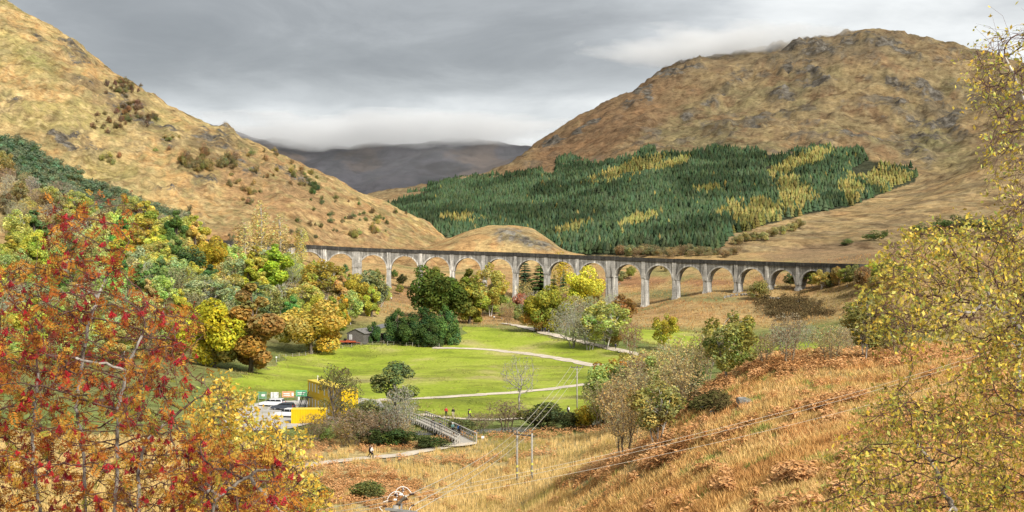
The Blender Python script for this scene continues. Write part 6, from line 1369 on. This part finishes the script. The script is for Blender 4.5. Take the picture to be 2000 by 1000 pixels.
V6, F6, T6_ = blades(P, .36, .05, .6, pal(P, [(0.13,0.17,0.035),(0.22,0.22,0.06),(0.28,0.25,0.09)], 9, 109, r5), r5, 3)
mm_ = ((D > 470)*(D < 700)*(zrel < 6)).astype(float); P = cell_sample(ground, mm_, 16000, r5); V7, F7, T7_ = blades(P, .75, .12, .6, pal(P, [(0.22,0.19,0.06),(0.36,0.225,0.08),(0.42,0.28,0.11),(0.33,0.16,0.06)], 22, 113, r5), r5, 2)
eb = np.concatenate([e_[r5.integers(0, len(e_), 2600)] for e_ in EDGES[:2]])+r5.normal(0, 1.5, (5200, 2)); P = np.c_[eb, ground.height(eb[:, 0], eb[:, 1])]; V8, F8, T8_ = blades(P, .55, .06, .5, pal(P, [(0.16,0.17,0.04),(0.27,0.24,0.08),(0.32,0.27,0.11)], 7, 119, r5), r5, 3)
V7, F7, T7_ = np.concatenate([V7, V8]), np.concatenate([F7, F8+len(V7)]), np.concatenate([T7_, T8_])
o = link('rushes', mesh_np('rushes', np.concatenate([V6, V7]), [np.concatenate([F6, F7+len(V6)])], BLADE, np.concatenate([T6_, T7_])), color=(1.3, 1.3, 1.3)); tag(o, 'rush tufts and moor grass on valley floor and moor', 'grass', kind='stuff')

# ------------------------------------------------------------------ the three near trees
def px_points(poly, n, d, sd, r, dens=None):
    us = [p[0] for p in poly]; vs = [p[1] for p in poly]; out = []
    while len(out) < n:
        u, v = r.uniform(min(us), max(us)), r.uniform(min(vs), max(vs))
        if in_poly(u, v, poly) and (dens is None or r.random() < dens(u, v)): out.append(W(u, v, d+r.normal(0, sd)))
    return np.array(out)
def near_tree(poly, n, d, sd, stems, step, infl, r, tip, dens=None, trop=(0, 0, .1), wob=.14, iters=160, cap=.14):
    att = px_points(poly, n, d, sd, r, dens); nodes = []; par = []; base = None
    for pts in stems:
        q = np.array([W(u, v, dd) for u, v, dd in pts])
        q[0][2] = gz(q[0][0], q[0][1])-.15
        s = np.r_[0, np.cumsum(np.linalg.norm(np.diff(q, axis=0), axis=1))]; m = int(s[-1]/step); 
        for j in range(m+1):
            fr = j/m; p = np.array([np.interp(s[-1]*fr, s, q[:, k]) for k in range(3)])+r.normal(0, step*.10, 3)*(j > 0)+fr*np.array([.10*math.sin(11*fr+q[0][0]*40), .12*math.cos(8*fr+q[0][0]*30), 0])*(0 if j == 0 else 1); nodes.append(p); par.append((-1 if base is None else 0) if j == 0 else len(nodes)-2)
        if base is None: base = q[0].copy()
    N, Pn = space_col(att, nodes, par, step, step*1.05, infl, iters, r, trop, wob); R, ch = sc_radii(N, Pn, tip, 2.35, cap)
    return N-base, Pn, R, base
def branch_parts(root, N, Pn, R, thick, bark, twig):
    i = np.nonzero(Pn >= 0)[0]; p = Pn[i]; big = R[i] >= thick
    for sel_, nm, m, k in ((big, 'trunk', bark, 7), (~big, 'twigs', twig, 4)):
        a = i[sel_]; b = p[sel_]; V, f = frusta(N[b], N[a]+(N[a]-N[b])*.05, np.minimum(R[b], R[a]*1.3), R[a], k); o = link(nm, mesh_np(nm, V, [f], m, None, True), root)
        if nm == 'twigs': o['kind'] = 'stuff'
def fine_twigs(N, Pn, R, tip, n, L, r, droop=0.0):
    c = np.nonzero((R < tip*3.2) & (Pn >= 0))[0]; c = c[r.integers(0, len(c), n)]; d = N[c]-N[Pn[c]]; d /= np.linalg.norm(d, axis=1)[:, None]+1e-9; d = d+.75*unit(n, r); d[:, 2] -= droop; d /= np.linalg.norm(d, axis=1)[:, None]; l = (L*r.uniform(.4, 1.3, n))[:, None]
    m = N[c]+d*l*.5; d2 = d+.35*unit(n, r); d2[:, 2] -= droop; d2 /= np.linalg.norm(d2, axis=1)[:, None]; e_ = m+d2*l*.5
    A = np.concatenate([N[c], m]); B = np.concatenate([m, e_]); ra = np.concatenate([np.full(n, tip*.8), np.full(n, tip*.65)]); rb = np.concatenate([np.full(n, tip*.65), np.full(n, tip*.4)])
    return A, B, ra, rb, np.concatenate([m, e_, N[c]*.3+e_*.7])
def leafset(P, size, cols, wts, r, aspect=.55, hang=.35, clump=None):
    n = len(P); k = r.choice(len(cols), n, p=np.array(wts)/sum(wts)); nrm = unit(n, r)+np.array([0, -.5, .35]); V, q, t = cards(P, nrm, size, r, aspect, np.array(cols)[k], .2, hang); return V, q, t
TW_D = bark_mat('dark_twig', (0.05, 0.028, 0.024), (0.15, 0.085, 0.065), 30); BARK_R = bark_mat('silver_rowan_bark', (0.09, 0.07, 0.06), (0.40, 0.36, 0.31), 14); BARK_B2 = bark_mat('near_birch_bark', (0.12, 0.09, 0.08), (0.66, 0.60, 0.54), 7)
# rowan
r6 = np.random.default_rng(66); RD = 14.0
rpoly = [(-300,1250),(-300,560),(-100,500),(20,520),(60,430),(110,385),(180,372),(280,395),(296,450),(250,540),(290,580),(345,600),(430,640),(340,690),(380,735),(340,800),(430,860),(560,905),(600,960),(600,1060),(450,1160),(300,1250)]
stems = [[(110,1420,14),(90,1150,14),(70,860,14),(60,700,14)],[(140,1420,14.1),(170,1100,14.2),(150,800,14.2),(205,560,14.1),(240,470,14)],[(160,1420,13.9),(260,1080,13.8),(300,860,13.8),(390,760,13.8)],[(180,1420,13.9),(330,1150,13.7),(420,980,13.6),(520,920,13.6)],[(90,1420,13.8),(-40,1050,13.7),(-80,700,13.6)],[(150,1420,13.8),(210,1000,13.5),(260,760,13.4),(280,640,13.4)]]
N, Pn, R, base = near_tree(rpoly, 3400, RD, .75, stems, .075, .55, r6, .0032, lambda u, v: .16+.84*min(1, max(0, (v-430)/330)), cap=.018)
rowan = empty('rowan_tree', base); tag(rowan, 'near rowan laden with red berries and orange leaves at the left edge', 'tree'); branch_parts(rowan, N, Pn, R, .0125, BARK_R, TW_D)
A, B, ra, rb, tips = fine_twigs(N, Pn, R, .0032, 6800, .22, r6); V, f = frusta(A, B, ra, rb, 3); o = link('shoots', mesh_np('shoots', V, [f], TW_D), rowan); o['kind'] = 'stuff'
nl_ = 9600; lp_ = tips[r6.integers(0, len(tips), nl_)]; ax = unit(nl_, r6)+np.array([0, -.2, -.15]); ax /= np.linalg.norm(ax, axis=1)[:, None]; sd_ = np.cross(ax, unit(nl_, r6)); sd_ /= np.linalg.norm(sd_, axis=1)[:, None]; nn_ = np.cross(ax, sd_)
rc = np.array([(0.60,0.29,0.045),(0.46,0.17,0.035),(0.28,0.085,0.035),(0.16,0.06,0.035),(0.64,0.42,0.07),(0.32,0.33,0.06)]); hi_ = (lp_[:, 2]+base[2] > ZC-1.2); kc = np.where(hi_, r6.choice(6, nl_, p=[.22,.18,.26,.18,.12,.04]), r6.choice(6, nl_, p=[.30,.14,.16,.10,.23,.07])); LL = r6.uniform(.065, .14, nl_); Pl = []; Dl = []; Nl = []; Tl = []; Sz = []
for j in range(11):
    t = (j//2+1)/6.0 if j < 10 else 1.05; sg = (1 if j % 2 else -1) if j < 10 else 0; curl = (kc == 2) | (kc == 3)
    Pl.append(lp_+ax*(LL*t)[:, None]+sd_*(sg*LL*.17)[:, None]); dd_ = ax*.45+sd_*sg*.9+nn_*np.where(curl, .8, .15)[:, None]+r6.normal(0, .18, (nl_, 3)); Dl.append(dd_/np.linalg.norm(dd_, axis=1)[:, None]); Nl.append(nn_+r6.normal(0, .3, (nl_, 3))); Tl.append(rc[kc]*r6.uniform(.75, 1.25, (nl_, 1))); Sz.append(LL*.20*np.where(curl, .8, 1))
Pl, Dl, Nl, Tl, Sz = (np.concatenate(x) for x in (Pl, Dl, Nl, Tl, Sz)); wv2 = np.cross(Dl, Nl); wv2 /= np.linalg.norm(wv2, axis=1)[:, None]; S_ = Sz[:, None]
V = np.stack([Pl-Dl*S_, Pl+wv2*S_*.36, Pl+Dl*S_*1.1, Pl-wv2*S_*.36], 1).reshape(-1, 3); o = link('leaves', mesh_np('leaves', V, [np.arange(len(V)).reshape(-1, 4)], LEAF, np.repeat(Tl, 4, 0)), rowan, color=(1, 1, 1)); o['kind'] = 'stuff'
def berry_mat():
    m, t, b = mat('rowan_berry'); oi = nd(t, 'ShaderNodeObjectInfo').outputs['Random']; f = noise_fac(t, nd(t, 'ShaderNodeTexCoord').outputs['Object'], 60, 2)
    t.links.new(mixc(t, ramp(t, oi, [(0, (0.26, 0.006, 0.014)), (1, (0.48, 0.015, 0.02))]), ramp(t, f, [(.3, (.7, .7, .7)), (.7, (1.2, 1.2, 1.2))]), 1.0, 'MULTIPLY'), b.inputs['Base Color']); b.inputs['Roughness'].default_value = .35; b.inputs['Specular IOR Level'].default_value = .4; return m
BERRY = berry_mat(); oc = np.array([(1,0,0),(-1,0,0),(0,1,0),(0,-1,0),(0,0,1),(0,0,-1)], float); of = np.array([(0,2,4),(2,1,4),(1,3,4),(3,0,4),(2,0,5),(1,2,5),(3,1,5),(0,3,5)])
def cluster(seed):
    """a hanging bunch: thin stalks from one point, a berry on each"""
    r = np.random.default_rng(seed); k = r.integers(18, 32); c = unit(k, r)*np.array([.033, .033, .02])*r.uniform(.45, 1, (k, 1))+np.array([0, 0, -.05]); s = r.uniform(.0055, .0078, k)
    V = (c[:, None]+oc[None]*s[:, None, None]).reshape(-1, 3); f = (of[None]+(np.arange(k)*6)[:, None, None]).reshape(-1, 3)
    V2, f2 = frusta(np.zeros((k, 3)), c, np.full(k, .0016), np.full(k, .0016), 3); f2 = f2+len(V); return np.concatenate([V, V2]), np.concatenate([f, f2[:, [0, 1, 2]], f2[:, [0, 2, 3]]])
CL = [cluster(700+i) for i in range(5)]; clm = [mesh_np('berry_cluster', v, [f], BERRY, None, True) for v, f in CL]
bpz = tips[np.argsort(tips[:, 1]+r6.normal(0, .5, len(tips)))[:12000]]; bpz = bpz[r6.integers(0, len(bpz), 1250)]; bpz = bpz[np.argsort(bpz[:, 1])]
vis = [p for p in bpz if -30 < CU+F*(p[0]+base[0])/(p[1]+base[1]) < 640 and HV-F*(p[2]+base[2]-ZC)/(p[1]+base[1]) < 1010]; oth = vis[300:]; vis = vis[:300]
for i, p in enumerate(vis): o = link('berry_cluster', clm[i % 5], rowan, tuple(p)); o.rotation_euler = tuple(r6.uniform(-.6, .6, 3)); o.scale = (r6.uniform(.75, 1.3),)*3
if oth:
    Vs = []; Fs = []; n0 = 0
    for i, p in enumerate(oth): v, f = CL[i % 5]; Vs.append(v*r6.uniform(.75, 1.3)+p); Fs.append(f+n0); n0 += len(v)
    o = link('berries', mesh_np('berries', np.concatenate(Vs), [np.concatenate(Fs)], BERRY, None, True), rowan); o['kind'] = 'stuff'
# pale yellow birch sapling between the rowan and the path
r7 = np.random.default_rng(67); sp2 = [(385,770),(430,740),(475,770),(505,820),(560,835),(598,868),(596,910),(640,960),(640,1060),(420,1100),(350,1000),(360,860)]
N, Pn, R, base = near_tree(sp2, 1100, 21, .7, [[(480,1260,21),(470,1050,21),(440,860,21),(445,770,21)],[(490,1260,21),(530,1060,21),(555,930,21)],[(470,1260,20.8),(420,1000,20.8),(400,880,20.8)]], .095, .6, r7, .0034)
sap = empty('birch_sapling', base); tag(sap, 'small pale yellow birch sapling between the rowan and the near path', 'tree'); branch_parts(sap, N, Pn, R, .014, BARK_R, TW_D)
A, B, ra, rb, tips = fine_twigs(N, Pn, R, .0034, 2400, .26, r7); V, f = frusta(A, B, ra, rb, 3); o = link('shoots', mesh_np('shoots', V, [f], TW_D), sap); o['kind'] = 'stuff'
LP = tips[r7.integers(0, len(tips), 9000)]+r7.normal(0, .03, (9000, 3)); V, q, t = leafset(LP, .038, [(0.66,0.46,0.085),(0.58,0.36,0.055),(0.45,0.40,0.08),(0.70,0.55,0.16)], [.4,.25,.2,.15], r7); o = link('leaves', mesh_np('leaves', V, [q], LEAF, t), sap, color=(1, 1, 1)); o['kind'] = 'stuff'
# big near birches on the right
LB_ = [(0.62,0.49,0.085),(0.50,0.41,0.075),(0.70,0.58,0.15),(0.40,0.37,0.075),(0.54,0.38,0.085),(0.24,0.27,0.06)]; LW = [.30,.24,.18,.16,.05,.07]
def near_birch(name, label, poly, na, d, stems, nleaf, seed, nsh, dens=None):
    r = np.random.default_rng(seed); N, Pn, R, base = near_tree(poly, na, d, .85, stems, .095, .6, r, .0030, dens, (0, 0, .02), cap=.042); e_ = empty(name, base); tag(e_, label, 'tree'); branch_parts(e_, N, Pn, R, .0135, BARK_B2, TW_D)
    A, B, ra, rb, tips = fine_twigs(N, Pn, R, .0030, nsh, .34, r, .25); V, f = frusta(A, B, ra, rb, 3); o = link('shoots', mesh_np('shoots', V, [f], TW_D), e_); o['kind'] = 'stuff'
    LP = tips[r.integers(0, len(tips), nleaf)]+r.normal(0, .03, (nleaf, 3)); V, q, t = leafset(LP, .031, LB_, LW, r); o = link('leaves', mesh_np('leaves', V, [q], LEAF, t), e_, color=(1, 1, 1)); o['kind'] = 'stuff'
near_birch('birch_tree', 'wide near birch with yellow leaves filling the lower right corner', [(1590,990),(1640,910),(1660,830),(1730,770),(1720,700),(1690,620),(1700,560),(1740,480),(1800,440),(1900,425),(2000,430),(2180,450),(2180,1250),(1700,1250),(1620,1080)], 3000, 17.5,
           [[(1900,1290,17.5),(1880,1010,17.5),(1840,930,17.5),(1790,880,17.4)],[(1930,1290,17.8),(2040,980,18.2),(2060,760,18.2),(1990,650,18.0),(1930,600,17.8)],[(1925,1290,17.4),(2020,950,17.3),(2080,700,17.3)]], 29000, 81, 8000, lambda u, v: (.45+.55*min(1, max(0, (u-1640)/160)))*(.12 if 660 < v < 775 and u < 1890 else 1))
near_birch('birch_tree', 'tall thin near birch whose yellow twigs overhang the right edge', [(1895,110),(1930,62),(1990,58),(2060,20),(2150,0),(2250,300),(2250,800),(1990,640),(1945,480),(1955,400),(1930,330),(1940,250),(1905,190)], 1300, 18.5,
           [[(2170,1270,18.6),(2140,800,18.6),(2090,420,18.5),(2020,200,18.5),(1960,110,18.5)],[(2180,1270,18.6),(2200,600,18.4),(2180,250,18.4)]], 8500, 82, 4500)

# ------------------------------------------------------------------ low cloud lying on the summits
def cloud(name, u, v, d, size, dens, label, scale, seed):
    m = bpy.data.materials.new(name); m.use_nodes = True; t = m.node_tree; t.nodes.clear()
    pv = nd(t, 'ShaderNodeVolumePrincipled'); pv.inputs['Color'].default_value = (0.95, 0.96, 0.97, 1); pv.inputs['Anisotropy'].default_value = 0.1
    o_ = nd(t, 'ShaderNodeOutputMaterial'); t.links.new(pv.outputs[0], o_.inputs['Volume']); tcn = nd(t, 'ShaderNodeTexCoord').outputs['Object']
    n = noise_fac(t, mapping(t, tcn, scale), 1.0, 4, 0.55); ln = nd(t, 'ShaderNodeVectorMath', operation='LENGTH'); t.links.new(tcn, ln.inputs[0])
    a = nd(t, 'ShaderNodeMath', operation='SUBTRACT'); a.inputs[0].default_value = 1.0; t.links.new(ln.outputs['Value'], a.inputs[1])
    b = nd(t, 'ShaderNodeMath', operation='MULTIPLY_ADD'); t.links.new(n, b.inputs[0]); b.inputs[1].default_value = 2.2; b.inputs[2].default_value = -1.25; c = nd(t, 'ShaderNodeMath', operation='ADD'); t.links.new(a.outputs[0], c.inputs[0]); t.links.new(b.outputs[0], c.inputs[1])
    e_ = nd(t, 'ShaderNodeMath', operation='MULTIPLY', use_clamp=False); f = nd(t, 'ShaderNodeClamp'); t.links.new(c.outputs[0], f.inputs[0]); t.links.new(f.outputs[0], e_.inputs[0]); e_.inputs[1].default_value = dens; t.links.new(e_.outputs[0], pv.inputs['Density'])
    bm = bmesh.new(); bmesh.ops.create_icosphere(bm, subdivisions=3, radius=1.0); me = bpy.data.meshes.new(name); bm.to_mesh(me); bm.free(); me.materials.append(m)
    o = link(name, me, None, tuple(W(u, v, d))); o.scale = size; tag(o, label, 'cloud', kind='stuff')
cloud('low_cloud', 700, 262, 4330, (860, 440, 74), 0.022, 'bank of low cloud resting on the far mountain', (3.0, 2.0, 1.3), 1)
cloud('low_cloud', 1410, 92, 2600, (300, 200, 44), 0.03, 'wisp of low cloud on the left ridge of the brown mountain', (2.0, 1.6, 1.2), 2)
cloud('mist', 780, 330, 3650, (1000, 420, 170), 0.00045, 'thin mist filling the head of the glen', (0.8, 0.8, 0.5), 3)
cy.volume_step_rate = 2.0; cy.volume_max_steps = 64
